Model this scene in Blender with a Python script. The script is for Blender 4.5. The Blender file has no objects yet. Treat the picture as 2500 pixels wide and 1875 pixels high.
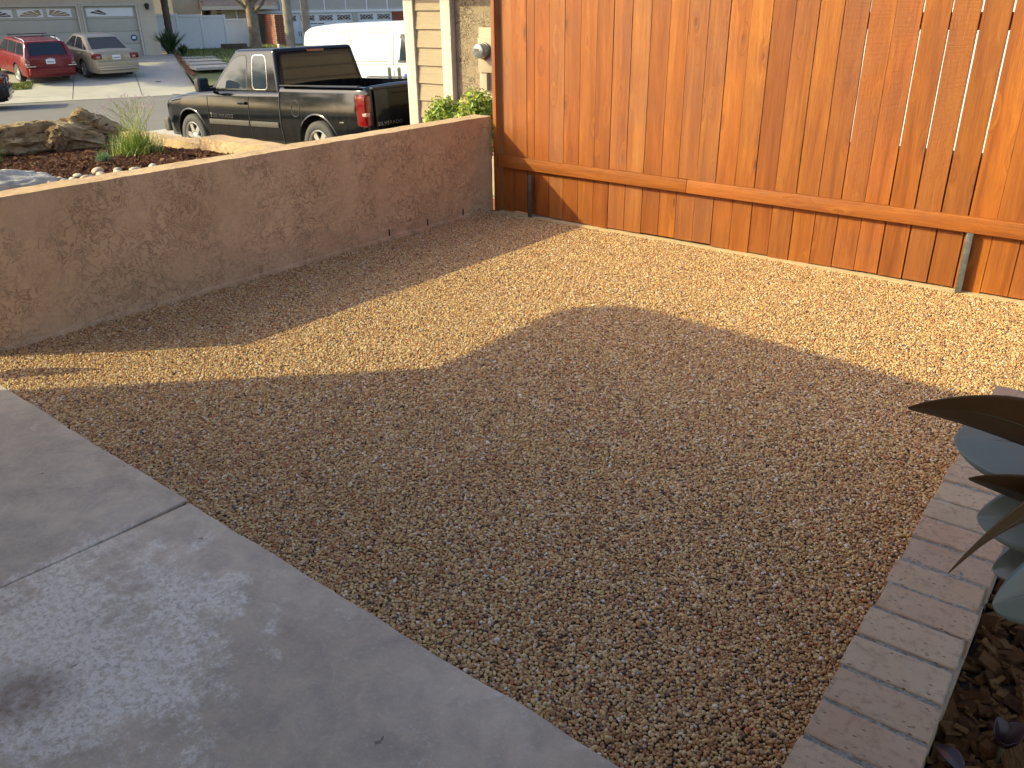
import bpy, bmesh, math, random
import numpy as np
from mathutils import Vector, Matrix, Quaternion, noise as mnoise
random.seed(7); RNG = np.random.default_rng(7)
S = bpy.context.scene
COL = S.collection
R = math.radians

# ------------------------------------------------------------------ camera, sky, sun, exposure
PITCH, ROLL = R(24.81), R(0.849)
HX, HY = -0.6334, 0.7738
cd = bpy.data.cameras.new('camera'); cd.sensor_width = 36.0; cd.lens = 2028 / 2500 * 36.0
cd.clip_start = 0.05; cd.clip_end = 3000
cam = bpy.data.objects.new('camera', cd); COL.objects.link(cam)
r0 = Vector((HY, -HX, 0)); fw = Vector((HX * math.cos(PITCH), HY * math.cos(PITCH), -math.sin(PITCH)))
up0 = Vector((HX * math.sin(PITCH), HY * math.sin(PITCH), math.cos(PITCH)))
cr, sr = math.cos(ROLL), math.sin(ROLL)
cx = r0 * cr - up0 * sr; cy = r0 * sr + up0 * cr; cz = -fw
cam.matrix_world = Matrix(((cx.x, cy.x, cz.x, 4.488), (cx.y, cy.y, cz.y, -5.262), (cx.z, cy.z, cz.z, 1.58), (0, 0, 0, 1)))
S.camera = cam
SUN_EL = R(29.6)
SUN_DIR = Vector((0.617, 0.613, -0.494)).normalized()
wd = bpy.data.worlds.new('World'); S.world = wd; wd.use_nodes = True
wn = wd.node_tree; bg = wn.nodes['Background']
sky = wn.nodes.new('ShaderNodeTexSky'); sky.sky_type = 'NISHITA'; sky.sun_disc = False
sky.sun_elevation = SUN_EL; sky.sun_rotation = R(225.2); sky.air_density = 0.8; sky.dust_density = 2.6; sky.ozone_density = 0.0
wn.links.new(sky.outputs[0], bg.inputs[0]); bg.inputs[1].default_value = 0.15
sl = bpy.data.lights.new('sun', 'SUN'); sl.energy = 2.6; sl.angle = R(0.53); sl.color = (1.0, 0.935, 0.47)
so = bpy.data.objects.new('sun', sl); COL.objects.link(so); so.rotation_euler = SUN_DIR.to_track_quat('-Z', 'Y').to_euler(); so.location = (-20, -20, 30)
S.view_settings.view_transform = 'Standard'; S.view_settings.look = 'None'; S.view_settings.gamma = 1.0
S.view_settings.exposure = 1.10
S.cycles.max_bounces = 8; S.cycles.diffuse_bounces = 4; S.cycles.glossy_bounces = 4; S.cycles.transmission_bounces = 6
S.cycles.caustics_reflective = False; S.cycles.caustics_refractive = False; S.cycles.sample_clamp_indirect = 6.0

# ------------------------------------------------------------------ node helpers
def srgb(r, g, b):
    f = lambda c: c / 12.92 if c <= 0.04045 else ((c + 0.055) / 1.055) ** 2.4
    return (f(r / 255), f(g / 255), f(b / 255), 1)
def c4(c): return tuple(c) + (1,) if len(c) == 3 else tuple(c)
class MT:
    def __init__(s, name):
        s.m = bpy.data.materials.new(name); s.m.use_nodes = True; s.t = s.m.node_tree; s.b = s.t.nodes['Principled BSDF']
    def n(s, typ, **kw):
        nd = s.t.nodes.new('ShaderNode' + typ)
        for k, v in kw.items(): setattr(nd, k, v)
        return nd
    def l(s, a, b): s.t.links.new(a, b)
    def set(s, **kw):
        for k, v in kw.items():
            k = k.replace('_', ' ')
            for i in s.b.inputs:
                if i.name.lower() == k.lower(): i.default_value = v
        return s
    def coord(s, which='Object', scale=(1, 1, 1), loc=(0, 0, 0), rot=(0, 0, 0), rand=0):
        tc = s.n('TexCoord'); mp = s.n('Mapping'); mp.inputs['Scale'].default_value = scale; mp.inputs['Rotation'].default_value = rot
        mp.inputs['Location'].default_value = loc; s.l(tc.outputs[which], mp.inputs[0])
        if rand:
            oi = s.n('ObjectInfo'); mu = s.n('VectorMath', operation='SCALE'); mu.inputs[0].default_value = (17.3, 31.7, 23.1)
            s.l(oi.outputs['Random'], mu.inputs['Scale']); mu2 = s.n('VectorMath', operation='SCALE'); mu2.inputs['Scale'].default_value = rand
            s.l(mu.outputs[0], mu2.inputs[0]); s.l(mu2.outputs[0], mp.inputs['Location'])
        return mp.outputs[0]
    def noise(s, vec, scale=5, detail=4, rough=.55, dist=0, out=0):
        nd = s.n('TexNoise'); nd.inputs['Scale'].default_value = scale; nd.inputs['Detail'].default_value = detail
        nd.inputs['Roughness'].default_value = rough; nd.inputs['Distortion'].default_value = dist; s.l(vec, nd.inputs['Vector']); return nd.outputs[out]
    def voro(s, vec, scale=5, feature='F1', out='Distance', rnd=1.0):
        nd = s.n('TexVoronoi', feature=feature); nd.inputs['Scale'].default_value = scale; nd.inputs['Randomness'].default_value = rnd
        s.l(vec, nd.inputs['Vector']); return nd.outputs[out]
    def wave(s, vec, scale=5, dist=0, detail=2, dscale=1, bands='X', typ='BANDS'):
        nd = s.n('TexWave'); nd.wave_type = typ
        if typ == 'BANDS': nd.bands_direction = bands
        else: nd.rings_direction = bands
        nd.inputs['Scale'].default_value = scale; nd.inputs['Distortion'].default_value = dist; nd.inputs['Detail'].default_value = detail
        nd.inputs['Detail Scale'].default_value = dscale; s.l(vec, nd.inputs['Vector']); return nd.outputs['Fac']
    def ramp(s, fac, stops, interp='LINEAR'):
        nd = s.n('ValToRGB'); cr_ = nd.color_ramp; cr_.interpolation = interp
        while len(cr_.elements) < len(stops): cr_.elements.new(0.5)
        for e, (p, c) in zip(cr_.elements, stops):
            e.position = p; e.color = c4(c) if not isinstance(c, (int, float)) else (c, c, c, 1)
        s.l(fac, nd.inputs[0]); return nd.outputs[0]
    def mix(s, fac, a, b, mode='MIX'):
        nd = s.n('Mix', data_type='RGBA', blend_type=mode)
        for sock, v in ((0, fac), (6, a), (7, b)):
            if isinstance(v, (int, float)): nd.inputs[sock].default_value = v if sock == 0 else (v, v, v, 1)
            elif isinstance(v, tuple): nd.inputs[sock].default_value = c4(v)
            else: s.l(v, nd.inputs[sock])
        return nd.outputs[2]
    def math(s, op, a, b=0.0, clamp=False):
        nd = s.n('Math', operation=op, use_clamp=clamp)
        for i, v in ((0, a), (1, b)):
            if isinstance(v, (int, float)): nd.inputs[i].default_value = v
            else: s.l(v, nd.inputs[i])
        return nd.outputs[0]
    def bump(s, h, strength=.3, dist=.01, normal=None):
        nd = s.n('Bump'); nd.inputs['Strength'].default_value = strength; nd.inputs['Distance'].default_value = dist; s.l(h, nd.inputs['Height'])
        if normal is not None: s.l(normal, nd.inputs['Normal'])
        s.l(nd.outputs[0], s.b.inputs['Normal']); return nd.outputs[0]
    def col(s, sock): s.l(sock, s.b.inputs['Base Color']); return s
    def rough(s, sock): s.l(sock, s.b.inputs['Roughness']); return s

def plain(name, c, rough=.5, metallic=0.0, var=.12, scale=6.0, bump=0.0, bscale=40.0, spec=.5, coat=0.0, rand=1.0):
    m = MT(name); v = m.coord(rand=rand)
    f = m.noise(v, scale, 5); c = c4(c)
    lo = tuple(x * (1 - var) for x in c[:3]); hi = tuple(min(1, x * (1 + var)) for x in c[:3])
    m.col(m.ramp(f, [(.3, lo), (.7, hi)])); m.set(roughness=rough, metallic=metallic, specular_ior_level=spec, coat_weight=coat, coat_roughness=.06)
    if bump: m.bump(m.noise(v, bscale, 4), bump, .01)
    return m.m

MATS = {}
def build_materials():
    # cedar boards, every board its own shade, grain and knots
    def cedar(name, zaxis=True, light=1.0):
        m = MT(name); sc = (1, 1, 1)
        v = m.coord(rand=1.0); oi = m.n('ObjectInfo')
        st = (14, 14, .9) if zaxis else (.9, 14, 14)
        mp = m.n('Mapping'); mp.inputs['Scale'].default_value = st; m.l(v, mp.inputs[0])
        vor_v = m.n('Mapping'); vor_v.inputs['Scale'].default_value = (7, 7, 2.3) if zaxis else (2.3, 7, 7); m.l(v, vor_v.inputs[0])
        kd = m.voro(vor_v.outputs[0], 1.0)
        kn = m.ramp(kd, [(.0, 1.0), (.055, 1.0), (.085, 0.0)])
        khalo = m.ramp(kd, [(.05, 1.0), (.30, 0.0)])
        off = m.n('VectorMath', operation='ADD'); m.l(mp.outputs[0], off.inputs[0]); m.l(m.mix(1.0, khalo, (1.2, .6, 1.6), 'MULTIPLY'), off.inputs[1])
        g1 = m.noise(off.outputs[0], 1.0, 8, .62, .8)
        g2 = m.noise(mp.outputs[0], 5.0, 6, .6, .3); g3 = m.noise(mp.outputs[0], 19.0, 4, .7, .2)
        big = m.noise(v, 1.7, 4, .6)
        base = m.ramp(g1, [(.25, srgb(108, 56, 20)), (.42, srgb(142, 77, 27)), (.56, srgb(158, 90, 32)), (.78, srgb(178, 112, 44))])
        shade = m.ramp(oi.outputs['Random'], [(0, (.72, .68, .66)), (.15, (.96, .88, .80)), (.3, (.82, .84, .80)), (.45, (1.04, 1.08, .95)), (.6, (.94, .80, .70)), (.75, (1.14, 1.12, .90)), (.9, (.88, .88, .84)), (1, (.80, .74, .70))])
        c = m.mix(1.0, base, shade, 'MULTIPLY')
        c = m.mix(1.0, c, (1.0 * light, 1.0 * light, 1.0 * light), 'MULTIPLY')
        c = m.mix(m.ramp(big, [(.42, 0.0), (.7, .6)]), c, srgb(126, 74, 40)[:3])
        c = m.mix(m.ramp(g2, [(.5, 0.0), (.8, .35)]), c, srgb(104, 54, 26)[:3])
        c = m.mix(m.ramp(g3, [(.48, 0.0), (.7, .4)]), c, srgb(112, 60, 28)[:3])
        c = m.mix(m.math('MULTIPLY', kn, .75), c, srgb(78, 44, 26)[:3])
        halo = m.ramp(kd, [(.08, .45), (.2, 0.0)]); c = m.mix(halo, c, srgb(122, 66, 34)[:3])
        m.col(c)
        # rough-sawn arcs, only on some boards
        wv = m.n('Mapping'); wv.inputs['Scale'].default_value = (3, 3, 26) if zaxis else (26, 3, 3); wv.inputs['Rotation'].default_value = (0, .0, 0); m.l(v, wv.inputs[0])
        arcs = m.math('MULTIPLY', m.wave(wv.outputs[0], 1.9, 7.0, 3, .35, 'Z' if zaxis else 'X'), m.noise(v, 5.0, 4))
        amt = m.ramp(m.math('FRACT', m.math('MULTIPLY', oi.outputs['Random'], 7.13)), [(.5, 0.1), (.75, 1.0)])
        h = m.math('ADD', m.math('MULTIPLY', arcs, m.math('MULTIPLY', amt, .35)), m.math('ADD', m.math('MULTIPLY', g2, .6), m.math('MULTIPLY', kn, -.4)))
        m.bump(h, .6, .006)
        m.set(roughness=.52, specular_ior_level=.35); return m.m
    MATS['cedar'] = cedar('cedar_board'); MATS['cedar_rail'] = cedar('cedar_rail', False, 1.2)
    # stucco, dash coat with worn plateaus
    def stucco(name, lo, hi, hs=1.0, bump=.5, dark=.55):
        m = MT(name); v = m.coord()
        big = m.noise(v, 1.6, 4, .6); mid = m.noise(v, 11, 6, .65, .6)
        cr1 = m.voro(m.mix(.12, v, m.noise(v, 16 * hs, 4, out=1)), 13 * hs, 'DISTANCE_TO_EDGE')
        nn = m.noise(v, 34 * hs, 6, .7, 1.2)
        worm = m.math('ABSOLUTE', m.math('SUBTRACT', m.noise(v, 19 * hs, 5, .66, .9), .5))
        crack = m.ramp(worm, [(0, 1.0), (.012, .8), (.034, 0.0)])
        patch = m.ramp(m.noise(v, 3.5, 4, .6), [(.38, .15), (.6, 1.0)])
        crack = m.math('MULTIPLY', crack, patch)
        c = m.mix(m.ramp(big, [(.3, 0.0), (.7, 1.0)]), lo, hi)
        c = m.mix(m.math('MULTIPLY', m.ramp(mid, [(.4, 1.0), (.62, 0.0)]), .20), c, tuple(x * dark for x in lo[:3]))
        c = m.mix(m.math('MULTIPLY', crack, .75), c, tuple(x * .38 for x in lo[:3]))
        c = m.mix(m.ramp(nn, [(.52, 0.0), (.8, .3)]), c, tuple(x * .6 for x in lo[:3]))
        m.col(c); m.set(roughness=.92, specular_ior_level=.2)
        h = m.math('ADD', m.math('MULTIPLY', nn, .6), m.math('ADD', m.math('MULTIPLY', mid, .8), m.math('MULTIPLY', crack, -.7)))
        m.bump(h, bump, .012); return m.m
    MATS['stucco'] = stucco('tan_stucco', srgb(192, 160, 124), srgb(212, 181, 144))
    MATS['stucco_n'] = stucco('neighbour_stucco', srgb(146, 130, 108), srgb(164, 148, 124), .8, .9)
    MATS['stucco_far'] = plain('far_stucco', srgb(196, 184, 164)[:3], .9, var=.06, scale=2)
    MATS['beige_far'] = plain('far_beige', srgb(224, 204, 168)[:3], .9, var=.05, scale=2)
    MATS['grey_far'] = plain('far_grey', srgb(176, 174, 166)[:3], .9, var=.05, scale=2)
    MATS['white_far'] = plain('far_white', srgb(222, 224, 226)[:3], .6, var=.04, scale=2)
    MATS['door_far'] = plain('far_garage_panel', srgb(178, 174, 162)[:3], .6, var=.04, scale=2)
    # concrete walk
    m = MT('walk_concrete'); v = m.coord()
    big = m.noise(v, 1.5, 5, .6); f1 = m.noise(v, 9, 8, .68, .5); f2 = m.noise(v, 60, 6, .7)
    c = m.mix(m.ramp(big, [(.35, 0.0), (.65, 1.0)]), srgb(184, 169, 147)[:3], srgb(208, 193, 170)[:3])
    c = m.mix(m.ramp(f1, [(.35, .5), (.6, 0.0)]), c, srgb(146, 136, 128)[:3])
    c = m.mix(m.ramp(f2, [(.52, 0.0), (.7, .4)]), c, srgb(214, 204, 188)[:3])
    # lime bloom round the worn corner
    sp = m.n('VectorMath', operation='DISTANCE'); m.l(v, sp.inputs[0]); sp.inputs[1].default_value = (2.42, -4.74, 0)
    reach = m.ramp(sp.outputs['Value'], [(.05, 1.0), (.75, 0.0)])
    e = m.math('ADD', m.noise(v, 3.6, 10, .80, .1), m.math('MULTIPLY', reach, .27))
    white = m.ramp(e, [(.585, 0.0), (.68, .85)])
    fl = m.ramp(m.noise(v, 52, 7, .78, .2), [(.40, .0), (.54, 1.0)])
    c = m.mix(m.math('MULTIPLY', white, fl), c, srgb(234, 227, 214)[:3])
    sp2 = m.n('VectorMath', operation='DISTANCE'); m.l(v, sp2.inputs[0]); sp2.inputs[1].default_value = (2.52, -4.83, 0)
    rust = m.math('MULTIPLY', m.ramp(sp2.outputs['Value'], [(.04, 1.0), (.15, 0.0)]), m.ramp(m.noise(v, 12, 5), [(.3, .05), (.6, .65)]))
    c = m.mix(rust, c, srgb(118, 92, 76)[:3])
    st = m.ramp(m.noise(v, 2.6, 6, .6, .3), [(.58, 0.0), (.72, .45)]); c = m.mix(st, c, srgb(132, 118, 102)[:3])
    pits = m.ramp(m.voro(m.mix(.06, v, m.noise(v, 25, 3, out=1)), 5.5), [(.0, 1.0), (.03, 1.0), (.045, 0.0)]); c = m.mix(m.math('MULTIPLY', pits, .6), c, srgb(80, 72, 64)[:3])
    m.col(c); m.set(roughness=.88, specular_ior_level=.25)
    m.bump(m.math('ADD', m.math('ADD', f1, m.math('MULTIPLY', f2, 1.0)), m.math('MULTIPLY', pits, -1.6)), .5, .006); MATS['concrete'] = m.m
    MATS['conc_far'] = plain('drive_concrete', srgb(172, 165, 153)[:3], .9, var=.10, scale=1.2)
    MATS['asphalt'] = plain('street_asphalt', srgb(112, 108, 104)[:3], .9, var=.10, scale=.8, bump=.3, bscale=30)
    MATS['dirt'] = plain('dry_soil', srgb(120, 100, 78)[:3], .95, var=.2, scale=1.5)
    MATS['footing'] = plain('footing_mortar', srgb(196, 170, 130)[:3], .9, var=.12, scale=30, bump=.4, bscale=80)
    MATS['bed'] = plain('gravel_bed', srgb(92, 70, 48)[:3], .95, var=.3, scale=200)
    # pebbles
    m = MT('river_pebble'); at = m.n('Attribute'); at.attribute_type = 'INSTANCER'; at.attribute_name = 'rnd'
    pal = [(0, (82, 68, 64)), (.04, (112, 94, 83)), (.07, (161, 118, 78)), (.17, (189, 149, 96)), (.30, (206, 174, 118)), (.42, (181, 141, 96)), (.54, (215, 186, 130)),
           (.66, (168, 124, 85)), (.75, (202, 168, 121)), (.82, (184, 161, 134)), (.88, (218, 196, 153)), (.94, (187, 114, 76)), (.965, (230, 217, 199))]
    c = m.ramp(at.outputs['Fac'], [(p, srgb(*k)) for p, k in pal], 'CONSTANT')
    v = m.coord(scale=(1, 1, 1)); c = m.mix(m.math('MULTIPLY', m.noise(v, 2.5, 3), .25), c, srgb(154, 106, 72)[:3])
    m.col(c); m.set(roughness=.5, specular_ior_level=.3); MATS['pebble'] = m.m
    # bricks
    m = MT('paver_brick'); v = m.coord(rand=1.0); oi = m.n('ObjectInfo')
    f = m.noise(v, 7, 6, .6); f2 = m.noise(v, 45, 5, .7)
    c = m.ramp(oi.outputs['Random'], [(0, srgb(172, 140, 110)), (.3, srgb(178, 150, 120)), (.55, srgb(166, 140, 112)), (.8, srgb(174, 136, 106)), (1, srgb(156, 130, 108))])
    c = m.mix(m.ramp(f, [(.35, .0), (.7, .4)]), c, srgb(184, 166, 142)[:3]); c = m.mix(m.ramp(f2, [(.50, 0.0), (.68, .5)]), c, srgb(112, 88, 74)[:3])
    pv = m.n('Mapping'); pv.inputs['Scale'].default_value = (40, 90, 60); m.l(v, pv.inputs[0])
    pit = m.math('MULTIPLY', m.ramp(m.voro(pv.outputs[0], 1.0), [(.0, 1.0), (.12, .9), (.2, 0.0)]), m.ramp(m.noise(v, 14, 3), [(.42, 0.0), (.5, 1.0)])); c = m.mix(m.math('MULTIPLY', pit, .8), c, srgb(70, 54, 48)[:3])
    m.col(c); m.set(roughness=.85, specular_ior_level=.25); m.bump(m.math('ADD', f2, m.math('MULTIPLY', pit, -1.5)), .4, .004); MATS['brick'] = m.m
    MATS['mortar'] = plain('grey_mortar', srgb(150, 142, 128)[:3], .95, var=.45, scale=120, bump=1.0, bscale=220)
    # bark
    def bark(name, stops):
        m = MT(name); at = m.n('Attribute'); at.attribute_type = 'INSTANCER'; at.attribute_name = 'rnd'
        c = m.ramp(at.outputs['Fac'], [(p, srgb(*k)) for p, k in stops]); v = m.coord(scale=(1, 5, 5)); f = m.noise(v, 2.2, 5, .7)
        c = m.mix(m.ramp(f, [(.4, .6), (.65, 0.0)]), c, srgb(48, 28, 18)[:3]); m.col(c); m.set(roughness=.85, specular_ior_level=.25); m.bump(f, .8, .2); return m.m
    MATS['bark_red'] = bark('red_bark', [(0, (112, 68, 46)), (.4, (150, 94, 66)), (.7, (176, 116, 82)), (.93, (194, 138, 100)), (1, (226, 190, 148))])
    MATS['bark_brown'] = bark('brown_bark', [(0, (110, 70, 36)), (.4, (164, 106, 54)), (.7, (194, 134, 72)), (1, (224, 168, 98))])
    # weathered log
    m = MT('weathered_wood'); v = m.coord(); f = m.noise(v, 5, 8, .7, 1.2); g = m.noise(v, 22, 6, .7, .8)
    st = m.n('Mapping'); st.inputs['Scale'].default_value = (6, 2, 9); m.l(v, st.inputs[0]); w = m.noise(st.outputs[0], 2.5, 7, .7, 1.5)
    c = m.ramp(f, [(.3, srgb(140, 106, 70)), (.46, srgb(194, 166, 126)), (.62, srgb(220, 202, 168)), (.8, srgb(172, 146, 114))])
    c = m.mix(m.ramp(w, [(.35, .95), (.44, 0.0)]), c, srgb(70, 50, 36)[:3]); c = m.mix(m.ramp(g, [(.6, 0.0), (.75, .6)]), c, srgb(96, 62, 36)[:3])
    m.col(c); m.set(roughness=.9, specular_ior_level=.2); m.bump(m.math('ADD', m.math('ADD', f, g), m.math('MULTIPLY', w, 2.0)), 1.0, .05); MATS['log'] = m.m
    m = MT('granite'); v = m.coord(); f = m.noise(v, 6, 7, .7, .5); g = m.noise(v, 40, 5, .7)
    c = m.ramp(f, [(.3, srgb(126, 122, 112)), (.5, srgb(178, 174, 164)), (.7, srgb(206, 202, 194))]); c = m.mix(m.ramp(g, [(.55, 0.0), (.7, .6)]), c, srgb(104, 102, 92)[:3])
    m.col(c); m.set(roughness=.85); m.bump(m.math('ADD', f, m.math('MULTIPLY', g, .4)), .8, .03); MATS['granite'] = m.m
    m = MT('cobble'); oi = m.n('ObjectInfo'); v = m.coord(rand=1); c = m.ramp(oi.outputs['Random'], [(0, srgb(206, 196, 180)), (.3, srgb(190, 168, 144)), (.6, srgb(176, 164, 150)), (.85, srgb(214, 200, 178)), (1, srgb(178, 146, 120))], 'CONSTANT')
    c = m.mix(m.math('MULTIPLY', m.noise(v, 20, 4), .3), c, srgb(150, 130, 110)[:3]); m.col(c); m.set(roughness=.6); MATS['cobble'] = m.m
    # leaves driven by a per-leaf value
    def leafm(name, stops, rough=.45, trans=.25, spec=.5):
        m = MT(name); at = m.n('Attribute'); at.attribute_name = 'leaf'; c = m.ramp(at.outputs['Fac'], [(p, srgb(*k)) for p, k in stops]); m.col(c)
        m.set(roughness=rough, specular_ior_level=spec)
        tr = m.n('BsdfTranslucent'); m.l(m.mix(1.0, c, (1.3, 1.35, .7), 'MULTIPLY'), tr.inputs[0]); mx = m.n('MixShader'); mx.inputs[0].default_value = trans
        out = m.t.nodes['Material Output']; m.l(m.b.outputs[0], mx.inputs[1]); m.l(tr.outputs[0], mx.inputs[2]); m.l(mx.outputs[0], out.inputs[0]); return m.m
    MATS['hedge'] = leafm('hedge_leaf', [(0, (70, 96, 36)), (.4, (120, 142, 52)), (.75, (160, 172, 68)), (.93, (196, 190, 84)), (1, (170, 130, 80))])
    MATS['grass'] = leafm('garlic_blade', [(0, (70, 104, 40)), (.45, (118, 142, 62)), (.75, (170, 176, 104)), (1, (206, 196, 140))])
    MATS['fescue'] = leafm('fescue_blade', [(0, (70, 100, 84)), (.6, (110, 140, 112)), (1, (150, 172, 140))])
    MATS['flower'] = leafm('lilac_petal', [(0, (176, 140, 190)), (1, (206, 176, 214))])
    MATS['tree_leaf'] = leafm('tree_leaf', [(0, (48, 70, 28)), (.6, (84, 112, 44)), (1, (126, 146, 62))])
    MATS['yucca'] = leafm('strap_leaf', [(0, (38, 58, 38)), (.6, (62, 86, 50)), (1, (96, 112, 58))])
    MATS['turf'] = plain('lawn_turf', srgb(92, 96, 52)[:3], .95, var=.3, scale=3)
    MATS['lawn'] = leafm('lawn_blade', [(0, (74, 88, 40)), (.6, (110, 120, 56)), (1, (150, 146, 80))])
    # rubber plant
    m = MT('rubber_leaf'); v = m.coord(rand=1); f = m.noise(v, 9, 3); geo = m.n('NewGeometry')
    top = m.mix(m.ramp(f, [(.4, 0.0), (.7, .4)]), srgb(108, 114, 104)[:3], srgb(132, 118, 92)[:3]); und = m.mix(f, srgb(170, 124, 74)[:3], srgb(134, 96, 58)[:3])
    m.col(m.mix(geo.outputs['Backfacing'], top, und)); m.set(roughness=.28, specular_ior_level=.6); MATS['rubber'] = m.m
    m = MT('rubber_underside'); v = m.coord(rand=1); m.col(m.mix(m.noise(v, 14, 4), srgb(112, 80, 44)[:3], srgb(78, 54, 30)[:3])); m.set(roughness=.45, specular_ior_level=.35); MATS['rubber_under'] = m.m
    MATS['rubber_dark'] = plain('rubber_shoot', srgb(58, 36, 36)[:3], .35, var=.3, scale=20)
    MATS['stem'] = plain('green_stem', srgb(92, 80, 52)[:3], .6, var=.2, scale=20)
    MATS['trunk'] = plain('tree_bark', srgb(138, 122, 104)[:3], .95, var=.35, scale=5, bump=.8, bscale=14)
    MATS['trunk_dark'] = plain('dark_soil', srgb(58, 42, 30)[:3], .95, var=.3, scale=20)
    MATS['palm'] = plain('palm_bark', srgb(150, 138, 124)[:3], .95, var=.3, scale=3, bump=.8, bscale=14)
    MATS['palm_dark'] = plain('palm_bark_dark', srgb(92, 78, 66)[:3], .95, var=.3, scale=3, bump=.8, bscale=14)
    # cars
    def paint(name, c, rough=.22, metallic=.0, dust=.12):
        m = MT(name); v = m.coord(); f = m.noise(v, 3, 6, .65); st = m.n('Mapping'); st.inputs['Scale'].default_value = (14, 14, .8); m.l(v, st.inputs[0])
        d = m.math('MULTIPLY', m.ramp(m.noise(st.outputs[0], 1.5, 5, .6), [(.45, 0.0), (.75, 1.0)]), dust)
        m.col(m.mix(d, c[:3], srgb(150, 142, 128)[:3])); m.rough(m.ramp(f, [(.3, rough), (.8, rough + .08)])); m.set(metallic=metallic, coat_weight=.05, coat_roughness=.05, specular_ior_level=.36); return m.m
    MATS['navy'] = paint('dark_navy_paint', srgb(12, 16, 22), .08, .0, .035); MATS['red'] = paint('dark_red_paint', srgb(112, 22, 26), .25, .0, .05)
    MATS['tan'] = paint('champagne_paint', srgb(168, 154, 132), .3, .3, .05); MATS['black'] = paint('black_paint', srgb(18, 20, 28), .2)
    MATS['white'] = paint('white_paint', srgb(206, 208, 212), .3, 0, .03)
    MATS['glass'] = plain('car_glass', (.02, .03, .045), .05, 0, .1, spec=.4); MATS['glass_brown'] = plain('tinted_glass', (.05, .042, .034), .05, 0, .1, spec=.6)
    MATS['tyre'] = plain('tyre_rubber', srgb(70, 68, 66)[:3], .85, var=.2, scale=8); MATS['alloy'] = plain('alloy_rim', srgb(206, 204, 200)[:3], .3, .75, .05)
    MATS['rubber_trim'] = plain('black_trim', (.02, .02, .022), .55); MATS['chrome'] = plain('chrome_trim', srgb(214, 214, 214)[:3], .15, 1.0, .03)
    MATS['tail'] = plain('tail_lens', srgb(112, 10, 14)[:3], .12, 0, .1, coat=.6); MATS['tail_w'] = plain('clear_lens', srgb(176, 146, 140)[:3], .15, 0, .05, coat=.6)
    MATS['plate'] = plain('number_plate', srgb(226, 228, 232)[:3], .4, var=.03); MATS['navy_print'] = plain('dark_print', srgb(60, 70, 110)[:3], .5)
    MATS['blue'] = plain('blue_sticker', srgb(36, 84, 176)[:3], .4, var=.03); MATS['blue_dk'] = plain('blue_badge', srgb(48, 62, 120)[:3], .4, var=.03)
    MATS['steel'] = plain('dull_steel', srgb(104, 106, 106)[:3], .5, .6, .25, 30, .3, 60); MATS['steel_dk'] = plain('dark_steel', srgb(84, 80, 76)[:3], .6, .4, .25, 30)
    # houses
    m = MT('lap_siding'); v = m.coord(); st = m.n('Mapping'); st.inputs['Scale'].default_value = (1.2, 1.2, 20); m.l(v, st.inputs[0]); f = m.noise(st.outputs[0], 3, 6, .6, .6)
    m.col(m.ramp(f, [(.3, srgb(148, 131, 107)), (.7, srgb(164, 147, 121))])); m.set(roughness=.75); m.bump(f, .5, .01); MATS['siding'] = m.m
    MATS['trim'] = plain('cream_trim', srgb(192, 186, 174)[:3], .8, var=.08, scale=14, bump=.4, bscale=30)
    MATS['roof'] = plain('roof_shingle', srgb(140, 122, 108)[:3], .95, var=.25, scale=4); MATS['redbrick'] = plain('red_brick', srgb(136, 78, 60)[:3], .9, var=.12, scale=3)
    MATS['vinyl'] = plain('white_vinyl', srgb(226, 228, 232)[:3], .45, var=.03); MATS['lampm'] = plain('lamp_metal', srgb(60, 52, 48)[:3], .5, .4)
    MATS['pane'] = plain('window_pane', (.05, .055, .06), .08, 0, .1, spec=.8); MATS['block'] = plain('grey_block', srgb(120, 112, 104)[:3], .95, var=.15, scale=6)
    MATS['dome'] = plain('meter_dome', srgb(128, 132, 132)[:3], .15, .3, .2, 30, spec=.8, coat=.6); MATS['utility'] = plain('utility_paint', srgb(166, 152, 130)[:3], .6, var=.05)
    MATS['weep'] = plain('slot_shadow', srgb(40, 30, 24)[:3], .95); MATS['ovenwall'] = plain('house_stucco', srgb(214, 196, 170)[:3], .9, var=.05)
    MATS['soffit'] = plain('soffit_paint', srgb(228, 220, 206)[:3], .8, var=.04)
build_materials()

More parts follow.
